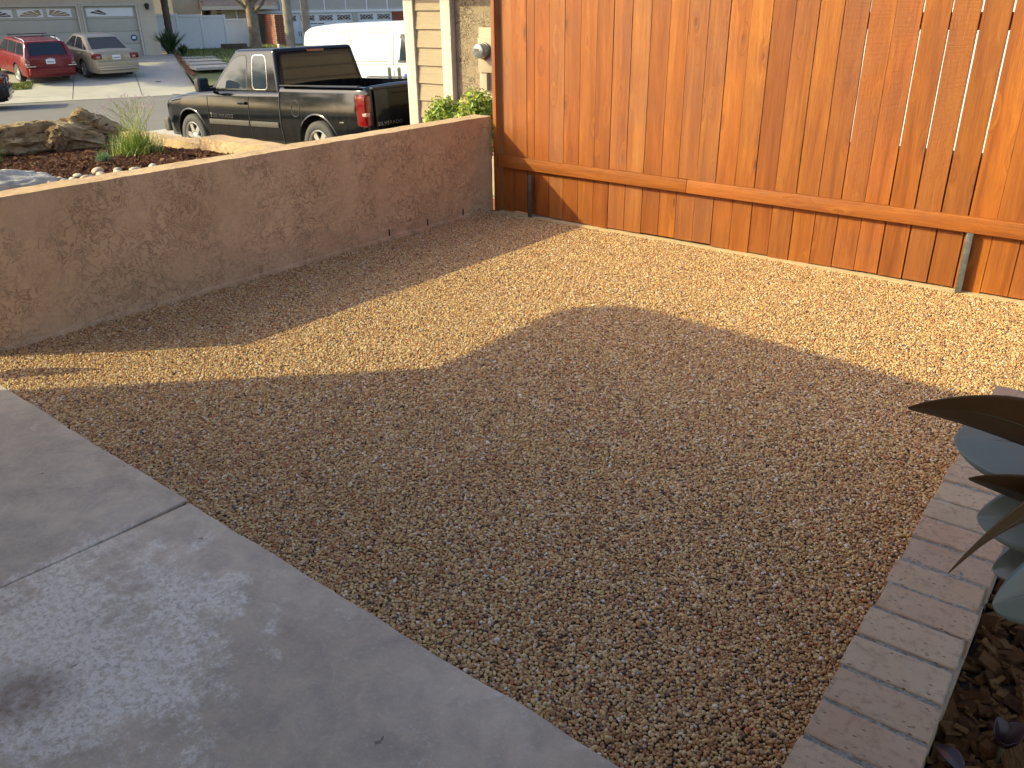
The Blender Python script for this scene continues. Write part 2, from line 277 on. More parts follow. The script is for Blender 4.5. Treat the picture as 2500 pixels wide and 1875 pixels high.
# ------------------------------------------------------------------ mesh helpers
class MB:
    def __init__(s): s.v = []; s.f = []; s.leaf = []
    def add(s, vs, fs, leaf=None):
        o = len(s.v); s.v += [tuple(p) for p in vs]; s.f += [tuple(i + o for i in f) for f in fs]
        if leaf is not None: s.leaf += [leaf] * len(vs)
        return s
    def box(s, c, d, rz=0, M=None):
        x, y, z = d[0] / 2, d[1] / 2, d[2] / 2
        vs = [Vector((a * x, b * y, e * z)) for a in (-1, 1) for b in (-1, 1) for e in (-1, 1)]
        if rz: q = Matrix.Rotation(rz, 3, 'Z'); vs = [q @ p for p in vs]
        if M is not None: vs = [M @ p for p in vs]
        return s.add([p + Vector(c) for p in vs], [(0, 1, 3, 2), (4, 6, 7, 5), (0, 4, 5, 1), (2, 3, 7, 6), (0, 2, 6, 4), (1, 5, 7, 3)])
    def bb(s, x0, x1, y0, y1, z0, z1): return s.box(((x0 + x1) / 2, (y0 + y1) / 2, (z0 + z1) / 2), (x1 - x0, y1 - y0, z1 - z0))
    def tube(s, pts, rad, n=8, cap=True, leaf=None):
        pts = [Vector(p) for p in pts]; rad = rad if isinstance(rad, (list, tuple)) else [rad] * len(pts); vs = []; fs = []
        prev = None
        for i, p in enumerate(pts):
            t = (pts[min(i + 1, len(pts) - 1)] - pts[max(i - 1, 0)]).normalized()
            a = t.orthogonal().normalized() if prev is None else (prev - t * prev.dot(t)).normalized(); prev = a; b = t.cross(a)
            vs += [p + (a * math.cos(2 * math.pi * k / n) + b * math.sin(2 * math.pi * k / n)) * rad[i] for k in range(n)]
        for i in range(len(pts) - 1):
            for k in range(n): fs.append((i * n + k, i * n + (k + 1) % n, (i + 1) * n + (k + 1) % n, (i + 1) * n + k))
        if cap: fs += [tuple(range(n - 1, -1, -1)), tuple((len(pts) - 1) * n + k for k in range(n))]
        return s.add(vs, fs, leaf)
    def lathe(s, prof, n=24, axis='Y', M=None):
        vs = []; fs = []
        for (r, h) in prof:
            for k in range(n):
                a = 2 * math.pi * k / n; p = Vector((r * math.cos(a), h, r * math.sin(a))) if axis == 'Y' else Vector((r * math.cos(a), r * math.sin(a), h))
                vs.append(M @ p if M is not None else p)
        for i in range(len(prof) - 1):
            for k in range(n):
                q = (i * n + k, i * n + (k + 1) % n, (i + 1) * n + (k + 1) % n, (i + 1) * n + k); fs.append(q if axis == 'Z' else q[::-1])
        return s.add(vs, fs)
    def poly(s, pts, leaf=None): return s.add(pts, [tuple(range(len(pts)))], leaf)
    def prism(s, pts, off):
        n = len(pts); off = Vector(off); vs = [Vector(p) for p in pts] + [Vector(p) + off for p in pts]
        return s.add(vs, [tuple(range(n - 1, -1, -1)), tuple(range(n, 2 * n))] + [(k, (k + 1) % n, n + (k + 1) % n, n + k) for k in range(n)])
    def build(s, name, mat, parent=None, smooth=False, bevel=0, seg=2, fix=True, ang=35):
        me = bpy.data.meshes.new(name); me.from_pydata(s.v, [], s.f)
        if s.leaf:
            at = me.attributes.new('leaf', 'FLOAT', 'POINT'); at.data.foreach_set('value', s.leaf)
        elif fix or bevel:
            bm = bmesh.new(); bm.from_mesh(me)
            if fix: bmesh.ops.recalc_face_normals(bm, faces=bm.faces)
            if bevel:
                es = [e for e in bm.edges if len(e.link_faces) == 2 and e.calc_face_angle(0) > R(30)]
                bmesh.ops.bevel(bm, geom=es, offset=bevel, segments=seg, profile=.6, affect='EDGES', clamp_overlap=True)
            bm.to_mesh(me); bm.free()
        if smooth or bevel:
            me.polygons.foreach_set('use_smooth', [True] * len(me.polygons)); me.set_sharp_from_angle(angle=R(ang))
        o = bpy.data.objects.new(name, me); COL.objects.link(o)
        if mat is not None: me.materials.append(MATS[mat] if isinstance(mat, str) else mat)
        if parent is not None: o.parent = parent
        return o
def empty(name, loc=(0, 0, 0), rz=0.0):
    o = bpy.data.objects.new(name, None); COL.objects.link(o); o.location = loc; o.rotation_euler = (0, 0, rz); o.empty_display_size = .1; return o
def tag(o, label=None, cat=None, group=None, kind=None):
    if label: o['label'] = label
    if cat: o['category'] = cat
    if group: o['group'] = group
    if kind: o['kind'] = kind
    return o
def struct(o, label=None, cat=None): o['kind'] = 'structure'; tag(o, label, cat); return o
def copy_tree(o, parent=None):
    c = o.copy(); COL.objects.link(c); c.parent = parent
    for ch in list(o.children): copy_tree(ch, c)
    return c
def text_mesh(name, body, size, mat, parent, M, extrude=.002):
    cu = bpy.data.curves.new(name, 'FONT'); cu.body = body; cu.size = size; cu.extrude = extrude; cu.align_x = 'CENTER'; cu.align_y = 'CENTER'; cu.space_character = 1.15; cu.offset = size * .012
    t = bpy.data.objects.new('tmp', cu); COL.objects.link(t); bpy.context.view_layer.update()
    me = bpy.data.meshes.new_from_object(t.evaluated_get(bpy.context.evaluated_depsgraph_get())); bpy.data.objects.remove(t)
    me.transform(M); me.name = name; me.materials.clear(); me.materials.append(MATS[mat]); o = bpy.data.objects.new(name, me); COL.objects.link(o); o.parent = parent; return o
def scatter(name, pts, rot, scl, rnd, mat, shape='ico', sub=2, parent=None):
    me = bpy.data.meshes.new(name); n = len(pts); me.vertices.add(n); me.vertices.foreach_set('co', np.asarray(pts, np.float32).ravel())
    for an, arr in (('rot', rot), ('scl', scl)):
        a = me.attributes.new(an, 'FLOAT_VECTOR', 'POINT'); a.data.foreach_set('vector', np.asarray(arr, np.float32).ravel())
    a = me.attributes.new('rnd', 'FLOAT', 'POINT'); a.data.foreach_set('value', np.asarray(rnd, np.float32)); me.update(); me.materials.append(MATS[mat])
    o = bpy.data.objects.new(name, me); COL.objects.link(o); o.parent = parent
    ng = bpy.data.node_groups.new(name + '_scatter', 'GeometryNodeTree')
    ng.interface.new_socket('Geometry', in_out='INPUT', socket_type='NodeSocketGeometry'); ng.interface.new_socket('Geometry', in_out='OUTPUT', socket_type='NodeSocketGeometry')
    N = ng.nodes.new; L = ng.links.new
    gi = N('NodeGroupInput'); go = N('NodeGroupOutput'); ip = N('GeometryNodeInstanceOnPoints')
    if shape in ('ico', 'chip'): pr = N('GeometryNodeMeshIcoSphere'); pr.inputs['Radius'].default_value = 1.0; pr.inputs['Subdivisions'].default_value = sub
    else: pr = N('GeometryNodeMeshCube'); pr.inputs['Size'].default_value = (2, 2, 2)
    sm = N('GeometryNodeSetShadeSmooth'); sm.inputs['Shade Smooth'].default_value = (shape == 'ico'); mt = N('GeometryNodeSetMaterial'); mt.inputs['Material'].default_value = MATS[mat]
    L(pr.outputs['Mesh'], sm.inputs[0]); L(sm.outputs[0], mt.inputs[0]); L(mt.outputs[0], ip.inputs['Instance']); L(gi.outputs[0], ip.inputs['Points'])
    for an, sock in (('rot', 'Rotation'), ('scl', 'Scale')):
        na = N('GeometryNodeInputNamedAttribute'); na.data_type = 'FLOAT_VECTOR'; na.inputs['Name'].default_value = an
        if an == 'rot':
            er = N('FunctionNodeEulerToRotation'); L(na.outputs[0], er.inputs[0]); L(er.outputs[0], ip.inputs[sock])
        else: L(na.outputs[0], ip.inputs[sock])
    L(ip.outputs[0], go.inputs[0]); md = o.modifiers.new('scatter', 'NODES'); md.node_group = ng
    return o
def fbm(x, y, z=0.0, sc=1.0, o=4): return mnoise.fractal(Vector((x * sc, y * sc, z * sc)), .9, 2.0, o)
def grid_sheet(x0, x1, y0, y1, nx, ny, zf):
    m = MB(); vs = [(x0 + (x1 - x0) * i / nx, y0 + (y1 - y0) * j / ny) for i in range(nx + 1) for j in range(ny + 1)]
    m.add([(x, y, zf(x, y)) for x, y in vs], [(i * (ny + 1) + j, (i + 1) * (ny + 1) + j, (i + 1) * (ny + 1) + j + 1, i * (ny + 1) + j + 1) for i in range(nx) for j in range(ny)]); return m

# ------------------------------------------------------------------ far frame: u along the garage across the street, n towards us
FO = Vector((-36.3, 17.02, 0)); FU = Vector((.4510, .8925, 0)); FN = Vector((.8925, -.4510, 0))
F_RZ = math.atan2(FU.y, FU.x)
def F(u, n, z=0.0): return FO + FU * u + FN * n + Vector((0, 0, z))
def far_empty(name, u, n, z): return empty(name, F(u, n, z), F_RZ)     # local x = u, local y = -n
def st_z(u, n):                                                        # street and drive levels in the far frame
    if n < 11.2: return -.616 - .0789 * max(n, 0) if u < 2.2 else -.62 - .075 * max(n, 0) - .02 * min(0, n) * -1
    return -1.5 + .02 * (n - 11.2) + .05 * max(0, u - 4)

# ------------------------------------------------------------------ ground
def rough_box(m, x0, x1, y0, y1, z0, z1, step=.05, amp=.003, sc=9.0):
    def face(o, a, b):
        na = max(1, int(a.length / step)); nb = max(1, int(b.length / step)); vs = []
        for i in range(na + 1):
            for j in range(nb + 1):
                p = o + a * (i / na) + b * (j / nb); d = Vector((mnoise.noise(p * sc), mnoise.noise(p * sc + Vector((9, 0, 0))), mnoise.noise(p * sc + Vector((0, 9, 0)))))
                vs.append(p + d * amp)
        m.add(vs, [(i * (nb + 1) + j, (i + 1) * (nb + 1) + j, (i + 1) * (nb + 1) + j + 1, i * (nb + 1) + j + 1) for i in range(na) for j in range(nb)])
    X, Y, Z = Vector((x1 - x0, 0, 0)), Vector((0, y1 - y0, 0)), Vector((0, 0, z1 - z0)); o = Vector((x0, y0, z0))
    face(o, X, Z); face(o + Y, Z, X); face(o, Z, Y); face(o + X, Y, Z); face(o + Z, X, Y); face(o, Y, X); return m

g = MB().add([(-500, -500, -1.95), (500, -500, -1.95), (500, 500, -1.95), (-500, 500, -1.95)], [(0, 1, 2, 3)]).build('ground', 'dirt'); struct(g)
yb = MB().bb(-.15, 9, -16, .02, -1.9, -.014).build('patio_bed', 'bed'); struct(yb)
# loose pebbles of the patio
def gravel():
    x0, x1, y0, y1 = .004, 4.20, -4.075, -.028; sp = .0080; rows = int((y1 - y0) / (sp * .87)); cols = int((x1 - x0) / sp)
    jj, ii = np.meshgrid(np.arange(cols), np.arange(rows)); x = x0 + (jj + .5 * (ii % 2)) * sp; y = y0 + ii * sp * .87
    x = x.ravel() + RNG.uniform(-.42, .42, x.size) * sp; y = y.ravel() + RNG.uniform(-.42, .42, y.size) * sp
    k = (x > x0) & (x < x1) & (y < y1) & (y > y0) & ~((x > 4.13 + .025 * (-2.07 - y)) & (y < -2.07)); x, y = x[k], y[k]; n = x.size
    r = np.clip(RNG.normal(.0047, .0008, n), .0031, .0078); big = RNG.random(n) < .035; r[big] *= 1.35
    scl = np.stack([r * RNG.uniform(.98, 1.24, n), r * RNG.uniform(.84, 1.0, n), r * RNG.uniform(.6, .85, n)], 1)
    rot = np.stack([RNG.normal(0, .35, n), RNG.normal(0, .35, n), RNG.uniform(0, 6.283, n)], 1)
    swell = .0025 * np.sin(x * 5.1 + 1.3 * y) + .002 * np.sin(y * 7.3 - 2 * x)
    z = -.0115 + RNG.uniform(-.0030, .0040, n) + swell * .5 + r * .3
    o = scatter('pebble_gravel', np.stack([x, y, z], 1), rot, scl, RNG.random(n), 'pebble'); tag(o, 'bonded bed of small tan and brown pebbles covering the patio', 'gravel', kind='stuff')
gravel()
# loose pebbles kicked on to the concrete strip under the fence
strip = MB(); rough_box(strip, .06, 5.6, -.05, .045, -.3, -.002, .03, .004, 14).build('fence_footing', 'footing', smooth=True); struct(bpy.data.objects['fence_footing'])
# concrete walk with its joint
walk = empty('concrete_walk', (0, 0, 0)); struct(walk)
def slab(pts):
    m = MB(); n = len(pts); top = [Vector((x, y, 0)) for x, y in pts]; m.prism([p - Vector((0, 0, .12)) for p in top], (0, 0, .12)); return m.build('slab', 'concrete', walk, bevel=.006, seg=3)
def wob(x, a=.007): return a * (fbm(x, 3.1, 0, 3.0) + .5 * fbm(x, 9.4, 0, 11.0))
slab([(2.045 + 4.4 * i / 70, -4.07 + wob(2.045 + 4.4 * i / 70) - .006 * (i / 70)) for i in range(71)] + [(6.445, -7.0), (1.905, -7.0)] + [(1.905 + .14 * i / 12, -7 + 2.9 * i / 12) for i in range(1, 12)])
slab([(-1.6 + 3.62 * i / 70, -4.035 - .03 * i / 70 + wob(-1.6 + 3.62 * i / 70)) for i in range(71)] + [(2.028 - .005, -4.3), (2.010, -4.7), (1.885, -7.0), (-1.6, -7.0)])
mk = MB().bb(-1.6, 6.4, -7, -4.1, -.14, -.018).build('joint_bed', 'dirt', walk)
# rusty red paver edge by the door step
pv = MB(); pv.bb(-.1, .1, -.05, .05, 0, .012); pvo = pv.build('step_paver', 'redbrick', bevel=.004); pvo.location = (2.583, -5.03, .001); pvo.rotation_euler = (0, 0, .9)
tag(pvo, 'small red paver at the lower left corner of the concrete walk', 'paver')

# ------------------------------------------------------------------ stucco garden wall
wall = empty('garden_wall', (0, 0, 0)); tag(wall, 'low tan stucco garden wall along the gravel patio with three weep slots', 'wall')
m = MB(); rough_box(m, -.175, 0, -3.99, .005, -1.0, .742, .045, .004, 8); m.build('wall_body', 'stucco', wall, smooth=True, ang=50)
for yy in (-1.177, -.775, -.368):
    MB().bb(-.004, .003, yy - .006, yy + .006, .0, .066).build('weep_slot', 'weep', wall)  # raised dark bars, the shade inside the slots is put into their colour
fl = MB(); pts = []; nn = 60
for i in range(nn + 1):
    y = -3.9 + 3.6 * i / nn; h = .018 + .018 * max(0, fbm(y, 4.2, 0, 1.3)) + .006 * fbm(y, 1, 0, 6); pts.append((y, h))
vs = []; fs = []
for y, h in pts: vs += [(-.01, y, -.03), (.014 + .3 * h, y, -.03), (.010 + .15 * h, y, h * .5), (-.002, y, h)]
for i in range(nn):
    for k in range(3): fs.append((i * 4 + k, i * 4 + k + 1, i * 4 + 4 + k + 1, i * 4 + 4 + k))
fl.add(vs, fs).build('base_fillet', 'stucco', wall, smooth=True)
lw = empty('planter_side_wall', (-.175, -1.95, 0)); tag(lw, 'low stucco wall at the right end of the raised planter, before the pickup', 'wall')
m = MB(); rough_box(m, -.88, -.004, 0, .16, -1.2, .728, .045, .006, 8); m.build('upper_section', 'stucco', lw, smooth=True, ang=50)
m = MB(); rough_box(m, -2.4, -.884, .015, .15, -1.6, .68, .045, .006, 8); m.build('lower_section', 'stucco', lw, smooth=True, ang=50)

# ------------------------------------------------------------------ wooden fence, board by board
fence = empty('wooden_fence', (0, 0, 0)); tag(fence, 'tall orange stained cedar board fence with a low rail', 'fence')
edges = [.122, .228, .369, .442, .582, .719, .857, .997, 1.133, 1.277, 1.422, 1.564, 1.699, 1.841, 1.983, 2.122, 2.26, 2.402, 2.544, 2.685, 2.829, 2.970, 3.114, 3.259, 3.403, 3.548, 3.693]
while edges[-1] < 5.5: edges.append(edges[-1] + .1435)
fr = random.Random(3)
for i in range(len(edges) - 1):
    a, b = edges[i], edges[i + 1]; gap = .0042 if i < 15 else .0052
    ga = gap / 2 * fr.uniform(.6, 1.2); gb = gap / 2 * fr.uniform(.6, 1.2)
    if 3.05 < a < 3.6: ga = .0042
    if 3.05 < b < 3.6: gb = .0042
    zb = fr.uniform(-.002, .016); y0 = fr.uniform(-.0025, .0025); lean = fr.uniform(-.0015, .0015); w = b - a - ga - gb; mm = MB()
    nz = 16; rows = []
    for k in range(nz + 1):
        z = zb + (1.86 - zb) * k / nz
        e0 = .0010 * fbm(a * 7, z, 0, 5) ; e1 = .0010 * fbm(b * 7, z, 3, 5); cup = .0012 * math.sin(i * 2.1) + .0006 * fbm(a, z, 5, 2)
        rows.append([(-w / 2 + e0, 0, z), (-w / 6, cup, z), (w / 6, cup, z), (w / 2 + e1, 0, z), (w / 2 + e1, .017, z), (-w / 2 + e0, .017, z)])
    vs = [p for r_ in rows for p in r_]; fs = []
    for k in range(nz):
        for q in range(6): fs.append((k * 6 + q, k * 6 + (q + 1) % 6, (k + 1) * 6 + (q + 1) % 6, (k + 1) * 6 + q))
    fs += [tuple(range(5, -1, -1)), tuple(nz * 6 + q for q in range(6))]; mm.add(vs, fs)
    o = mm.build('board', 'cedar', fence); o.location = ((a + ga + b - gb) / 2, y0, 0); o.rotation_euler = (0, lean, 0)
def rail(x0, x1, dz=0.0):
    o = MB().bb(-(x1 - x0) / 2, (x1 - x0) / 2, -.019, .019, -.044, .044).build('rail', 'cedar_rail', fence, bevel=.003); o.location = ((x0 + x1) / 2, -.024, .403 + dz); o.rotation_euler = (0, R(.27), 0); return o
rail(.102, 1.788, 0.0005); rail(1.7905, 5.5, -.012)
t = MB().bb(-.017, .017, -.045, .06, 0, 1.86).build('end_trim', 'cedar', fence, bevel=.003); t.location = (.078, 0, .0)
for z in (1.445, .30): 
    o = MB().bb(.13, 5.5, .021, .059, -.044, .044).build('back_rail', 'cedar_rail', fence); o.location = (0, 0, z)
for x in (2.0, 4.4):
    MB().bb(x - .045, x + .045, .06, .15, -.3, 1.84).build('post', 'cedar', fence, bevel=.004)
def strap(x, z1, tilt):
    m = MB().bb(-.0175, .0175, -.004, .004, -.02, z1); m.bb(-.0175, -.0125, .004, .03, -.02, z1); o = m.build('steel_strap', 'steel_dk' if x < 1 else 'steel', fence, bevel=.0012); o.location = (x, -.045, -.004); o.rotation_euler = (0, tilt, 0)
strap(.428, .335, 0.01); strap(3.588, .352, -.006)
# nail heads on the rail
nl = MB()
for i, e in enumerate(edges[:-1]):
    for dz in (-.022, .024):
        if fr.random() < .55: nl.lathe([(.0, -.0435), (.0022, -.0436), (.0026, -.0428)], 8, 'Y', Matrix.Translation(((e + edges[i + 1]) / 2 + fr.uniform(-.02, .02), 0, .403 + dz - .005 * (e > 1.79) - .0047 * (e - 1.0) * (1 if e < 1.79 else .9) + fr.uniform(-.006, .006))))
tag(nl.build('nails', 'steel_dk', fence), kind='stuff')
bw = MB().bb(.3, 6.5, .155, .30, -1.6, .735).build('block_wall', 'block'); tag(bw, 'grey block wall standing right behind the wooden fence', 'wall')

# ------------------------------------------------------------------ brick planter on the right
pl = empty('brick_planter', (4.123, -2.07, 0), R(1.43)); tag(pl, 'raised brick planter edge with a course of tan pavers on top', 'planter')
bb_ = MB().bb(-.1, .1, -.0515, .0515, -.03, .03).build('brick', 'brick', pl, bevel=.006, seg=3); bb_.location = (.1025, -.057, .27)
first = True
br = random.Random(5)
for i in range(30):
    o = bb_ if i == 0 else bb_.copy()
    if i: COL.objects.link(o)
    o.parent = pl; o.location = (.1025 + br.uniform(-.004, .004), -.057 - .1148 * i + br.uniform(-.002, .002), .27 + br.uniform(-.003, .003)); o.rotation_euler = (br.uniform(-.01, .01), br.uniform(-.008, .008), br.uniform(-.012, .012))
m = MB(); rough_box(m, .006, .198, -3.48, -.012, .22, .2950, .012, .005, 55); m.build('mortar_joints', 'mortar', pl, smooth=True)
low = MB().bb(-.1, .1, -.1, .1, -.029, .029).build('brick', 'brick', pl, bevel=.004); low.location = (.1, -.11, .205)
for rrow in range(4):
    for i in range(17):
        if rrow == 0 and i == 0: continue
        o = low.copy(); COL.objects.link(o); o.parent = pl; o.location = (.1 + br.uniform(-.003, .003), -.11 - .207 * i - (.1 if rrow % 2 else 0), .205 - .066 * rrow); o.scale = (.97, .985, 1)
MB().bb(.012, .19, -3.6, -.02, -.3, .225).build('mortar_core', 'mortar', pl)
fwl = MB().bb(.21, 2.2, -.20, -.01, -.3, .295).build('front_wall', 'brick', pl)
soil = MB().bb(.2, 2.2, -3.6, -.2, -.3, .075).build('planter_soil', 'trunk_dark', pl)
def chips(name, n, xf, zf, mat, lab, size, flat=.25):
    P = []; Rr = []; Sc = []
    for _ in range(n):
        x, y = xf(); a = size * random.lognormvariate(0, .45); P.append((x, y, zf(x, y) + random.uniform(-.3, .9) * size * .5)); Rr.append((random.gauss(0, flat), random.gauss(0, flat), random.uniform(0, 6.28)))
        Sc.append((a, a * random.uniform(.2, .5), a * random.uniform(.07, .16)))
    o = scatter(name, P, Rr, Sc, RNG.random(n), mat, 'shard', 1); tag(o, lab, 'mulch', kind='stuff'); return o
def scatter_flat_fix():
    pass
chips('bark_chips', 11000, lambda: (random.uniform(4.36, 5.5), random.uniform(-5.2, -2.25)), lambda x, y: .085 + .01 * fbm(x, y, 0, 4), 'bark_brown', 'coarse brown bark chips filling the brick planter on the right', .021, .4)

# ------------------------------------------------------------------ planter behind the wall
def mul_z(x, y): return .668 + .035 * (x + .2) + .012 * fbm(x, y, 0, 2.0)
ms = grid_sheet(-2.6, -.17, -3.98, -1.94, 24, 30, lambda x, y: mul_z(x, y) - .012).build('planter_soil_bed', 'dirt'); struct(ms)
chips('mulch', 36000, lambda: (random.uniform(-2.55, -.185), random.uniform(-3.97, -1.955)), mul_z, 'bark_red', 'red brown bark mulch filling the raised planter behind the stucco wall', .0086, .4)
sp = grid_sheet(-13.5, -2.45, -3.98, -1.95, 22, 14, lambda x, y: .55 + (x + 2.5) * .178 + .05 * fbm(x, y, 0, .5)); struct(sp.build('front_slope', 'trunk_dark'))
pe = MB(); rough_box(pe, -2.6, -.18, -4.06, -3.985, -1.2, .70, .06, .005, 8); tag(pe.build('planter_end_wall', 'stucco', smooth=True, ang=50), 'short stucco wall closing the left end of the raised planter', 'wall')
# boulder
def rock(name, c, r, seed, mat, sub=4, amp=.25, sc=1.6, flat=False, rz=0):
    bm = bmesh.new(); bmesh.ops.create_icosphere(bm, subdivisions=sub, radius=1.0); mt = Matrix.Rotation(rz, 3, 'Z')
    for v in bm.verts:
        p = v.co.copy(); d = 1 + amp * fbm(p.x + seed, p.y, p.z, sc, 5) + (.12 * abs(fbm(p.x, p.y + seed, p.z, 2.5, 2)) if amp > .1 else 0); q = p * d; v.co = mt @ Vector((q.x * r[0], q.y * r[1], q.z * r[2]))
    me = bpy.data.meshes.new(name); bm.to_mesh(me); bm.free(); me.polygons.foreach_set('use_smooth', [True] * len(me.polygons)); me.materials.append(MATS[mat]); o = bpy.data.objects.new(name, me); COL.objects.link(o); o.location = c; return o
tag(rock('boulder', (-.50, -3.56, .63), (.21, .42, .15), 3.3, 'granite', 6, .14, 1.7), 'pale grey granite boulder on the mulch at the left behind the wall', 'boulder')
cb = [(-.30, -3.10, 1.0), (-.36, -3.03, .8), (-.28, -2.99, 1.1), (-.42, -2.97, .9), (-.29, -2.90, 1.2), (-.40, -2.86, 1.5), (-.27, -2.81, .9), (-.35, -2.77, 1.1), (-.27, -2.71, 1.0), (-.24, -2.62, .8), (-.30, -2.58, 1.2), (-.24, -2.50, .8),
      (-.33, -3.17, .8), (-.45, -3.06, .7), (-.25, -3.05, .7), (-.35, -2.93, .6), (-.33, -2.66, .7), (-.40, -3.11, .6)]
cob_l = ['pale', 'tan', 'grey', 'cream', 'rosy']
ORD = ['first', 'second', 'third', 'fourth', 'fifth', 'sixth', 'seventh', 'eighth', 'ninth', 'tenth', 'eleventh', 'twelfth', 'thirteenth', 'fourteenth', 'fifteenth', 'sixteenth', 'seventeenth', 'eighteenth']
cb.sort(key=lambda q: q[1])
for i, (x, y, s_) in enumerate(cb):
    y -= .13; s_ *= .85; x -= .03
    r_ = .026 * s_; o = rock('cobble', (x, y, mul_z(x, y) + r_ * .55 + .035), (r_ * .9, r_ * 1.35, r_ * .7), i * 2.7, 'cobble', 3, .08, 1.0, rz=random.uniform(0, 3))
    tag(o, 'smooth pale %sriver cobble behind the wall, %s from the boulder' % ('large ' if s_ > .92 else 'small ' if s_ < .65 else '', ORD[i]), 'cobble', 'cobbles lying along the back of the stucco wall')
# driftwood
def driftwood(name, pts, rad, seed, lab, n=40, amp=.22):
    m = MB(); P = [Vector(p) for p in pts]; K = 70; vs = []; fs = []
    def cr_(t):
        f = t * (len(P) - 1); i = min(int(f), len(P) - 2); u = f - i; p0, p1, p2, p3 = P[max(i - 1, 0)], P[i], P[i + 1], P[min(i + 2, len(P) - 1)]
        r_ = rad[i] * (1 - u) + rad[i + 1] * u
        return .5 * ((2 * p1) + (p2 - p0) * u + (2 * p0 - 5 * p1 + 4 * p2 - p3) * u * u + (3 * p1 - p0 - 3 * p2 + p3) * u ** 3), r_
    for k in range(K + 1):
        p, r_ = cr_(k / K); q, _ = cr_(min(1, k / K + .01)); p_, _ = cr_(max(0, k / K - .01)); tdir = (q - p_).normalized(); a = tdir.cross(Vector((0, 0, 1))).normalized(); b = a.cross(tdir)
        for j in range(n):
            an = 2 * math.pi * j / n; dv = a * math.cos(an) + b * math.sin(an)
            d = 1 + amp * fbm(p.x * 1.2 + dv.x + seed, p.y * 1.2 + dv.y, dv.z + p.z, 2.2, 5) + .12 * fbm(math.cos(an) * 3 + seed, math.sin(an) * 3, k * .06, 1.6, 4) + .05 * math.sin(an * 7 + 3 * fbm(k * .05, seed, 0, 1)) + .10 * fbm(p.x * 6 + dv.x * 2, p.y * 6 + dv.y * 2 + seed, dv.z * 2 + p.z * 6, 2.4, 4) - .10 * max(0, fbm(p.x * 3 + dv.x * 1.6 + seed, p.y * 3, dv.z * 1.6, 1.8, 3) - .15) * 4
            vs.append(p + dv * r_ * d)
    for k in range(K):
        for j in range(n): fs.append((k * n + j, k * n + (j + 1) % n, (k + 1) * n + (j + 1) % n, (k + 1) * n + j))
    fs += [tuple(range(n - 1, -1, -1)), tuple(K * n + j for j in range(n))]; o = m.add(vs, fs).build(name, 'log', smooth=True, ang=60); tag(o, lab, 'driftwood'); return o
driftwood('driftwood_log', [(-2.52, -3.6, .69), (-2.40, -3.1, .69), (-2.30, -2.78, .70), (-2.20, -2.52, .69), (-2.10, -2.34, .675), (-2.0, -2.17, .63)], [.11, .11, .11, .12, .11, .05], 1.7, 'thick weathered driftwood log lying across the mulch')
driftwood('driftwood_stump', [(-2.55, -2.22, .45), (-2.50, -2.17, .62), (-2.42, -2.1, .72), (-2.34, -1.98, .69), (-2.24, -1.86, .63)], [.15, .15, .11, .09, .05], 8.2, 'gnarled pale driftwood stump behind the long log', amp=.4)
driftwood('driftwood_knot', [(-2.11, -2.50, .66), (-2.06, -2.465, .72), (-2.02, -2.44, .755)], [.08, .07, .04], 4.4, 'broken knot of driftwood leaning on the front of the log', amp=.3)
# grasses
def tuft(name, c, n, h, spread, mat, lab, cat, wid=.004, stalks=0, seed=1, dry=.25):
    rr = random.Random(seed); root = empty(name, c); m = MB()
    for i in range(n):
        a = rr.uniform(0, 6.283); b0 = Vector((rr.gauss(0, spread * .28), rr.gauss(0, spread * .28), 0)); ln = h * rr.uniform(.55, 1.1); lean = rr.uniform(.05, 1.0) ** 1.3
        d = Vector((math.cos(a), math.sin(a), 0)); side = Vector((-d.y, d.x, 0)); lf = rr.random() ** (1.0) * (1 - dry) + (dry if rr.random() < dry else 0); K = 6; vs = []
        for k in range(K + 1):
            t = k / K; p = b0 + d * (spread * lean * t ** 1.6) + Vector((0, 0, ln * (t - lean * .45 * t * t))); w = wid * (1 - t * .85) * .5
            vs += [p - side * w, p + side * w]
        m.add(vs, [(2 * k, 2 * k + 1, 2 * k + 3, 2 * k + 2) for k in range(K)], min(1, lf))
    m.build('blades', mat, root)
    if stalks:
        ms_ = MB(); mf = MB()
        for i in range(stalks):
            a = rr.uniform(0, 6.283); d = Vector((math.cos(a), math.sin(a), 0)); le = rr.uniform(.1, .8) * spread; ht = h * rr.uniform(1.35, 1.95); pts = [Vector((rr.gauss(0, .02), rr.gauss(0, .02), 0)) + d * le * (k / 5) ** 1.5 + Vector((0, 0, ht * k / 5)) for k in range(6)]
            ms_.tube(pts, .0013, 4, True, .72)
            for q in range(rr.randint(5, 9)):
                e = pts[-1] + Vector((rr.gauss(0, .011), rr.gauss(0, .011), rr.gauss(0, .007))); s_ = rr.uniform(.004, .007)
                for ax in range(3):
                    an = rr.uniform(0, 3.14); u_ = Vector((math.cos(an), math.sin(an), rr.uniform(-.5, .5))) * s_; w_ = Vector((-math.sin(an), math.cos(an), rr.uniform(-.4, .4))) * s_ * .5
                    mf.poly([e - u_, e + w_, e + u_, e - w_], rr.random())
        ms_.build('flower_stalks', 'grass', root); tag(mf.build('flowers', 'flower', root), kind='stuff')
    tag(root, lab, cat); return root
tuft('society_garlic', (-1.35, -2.26, .615), 640, .21, .235, 'grass', 'tall grassy clump with thin lilac flower stalks beside the log', 'plant', .0062, 60, 2, .42)
tuft('society_garlic', (-1.98, -2.98, .60), 260, .16, .10, 'grass', 'small green grassy clump at the left picture edge before the log', 'plant', .006, 8, 5, .1)
tuft('blue_fescue', (-1.21, -2.575, .628), 420, .085, .065, 'fescue', 'small round blue green fescue tuft in the mulch', 'plant', .0022, 0, 3, .1)
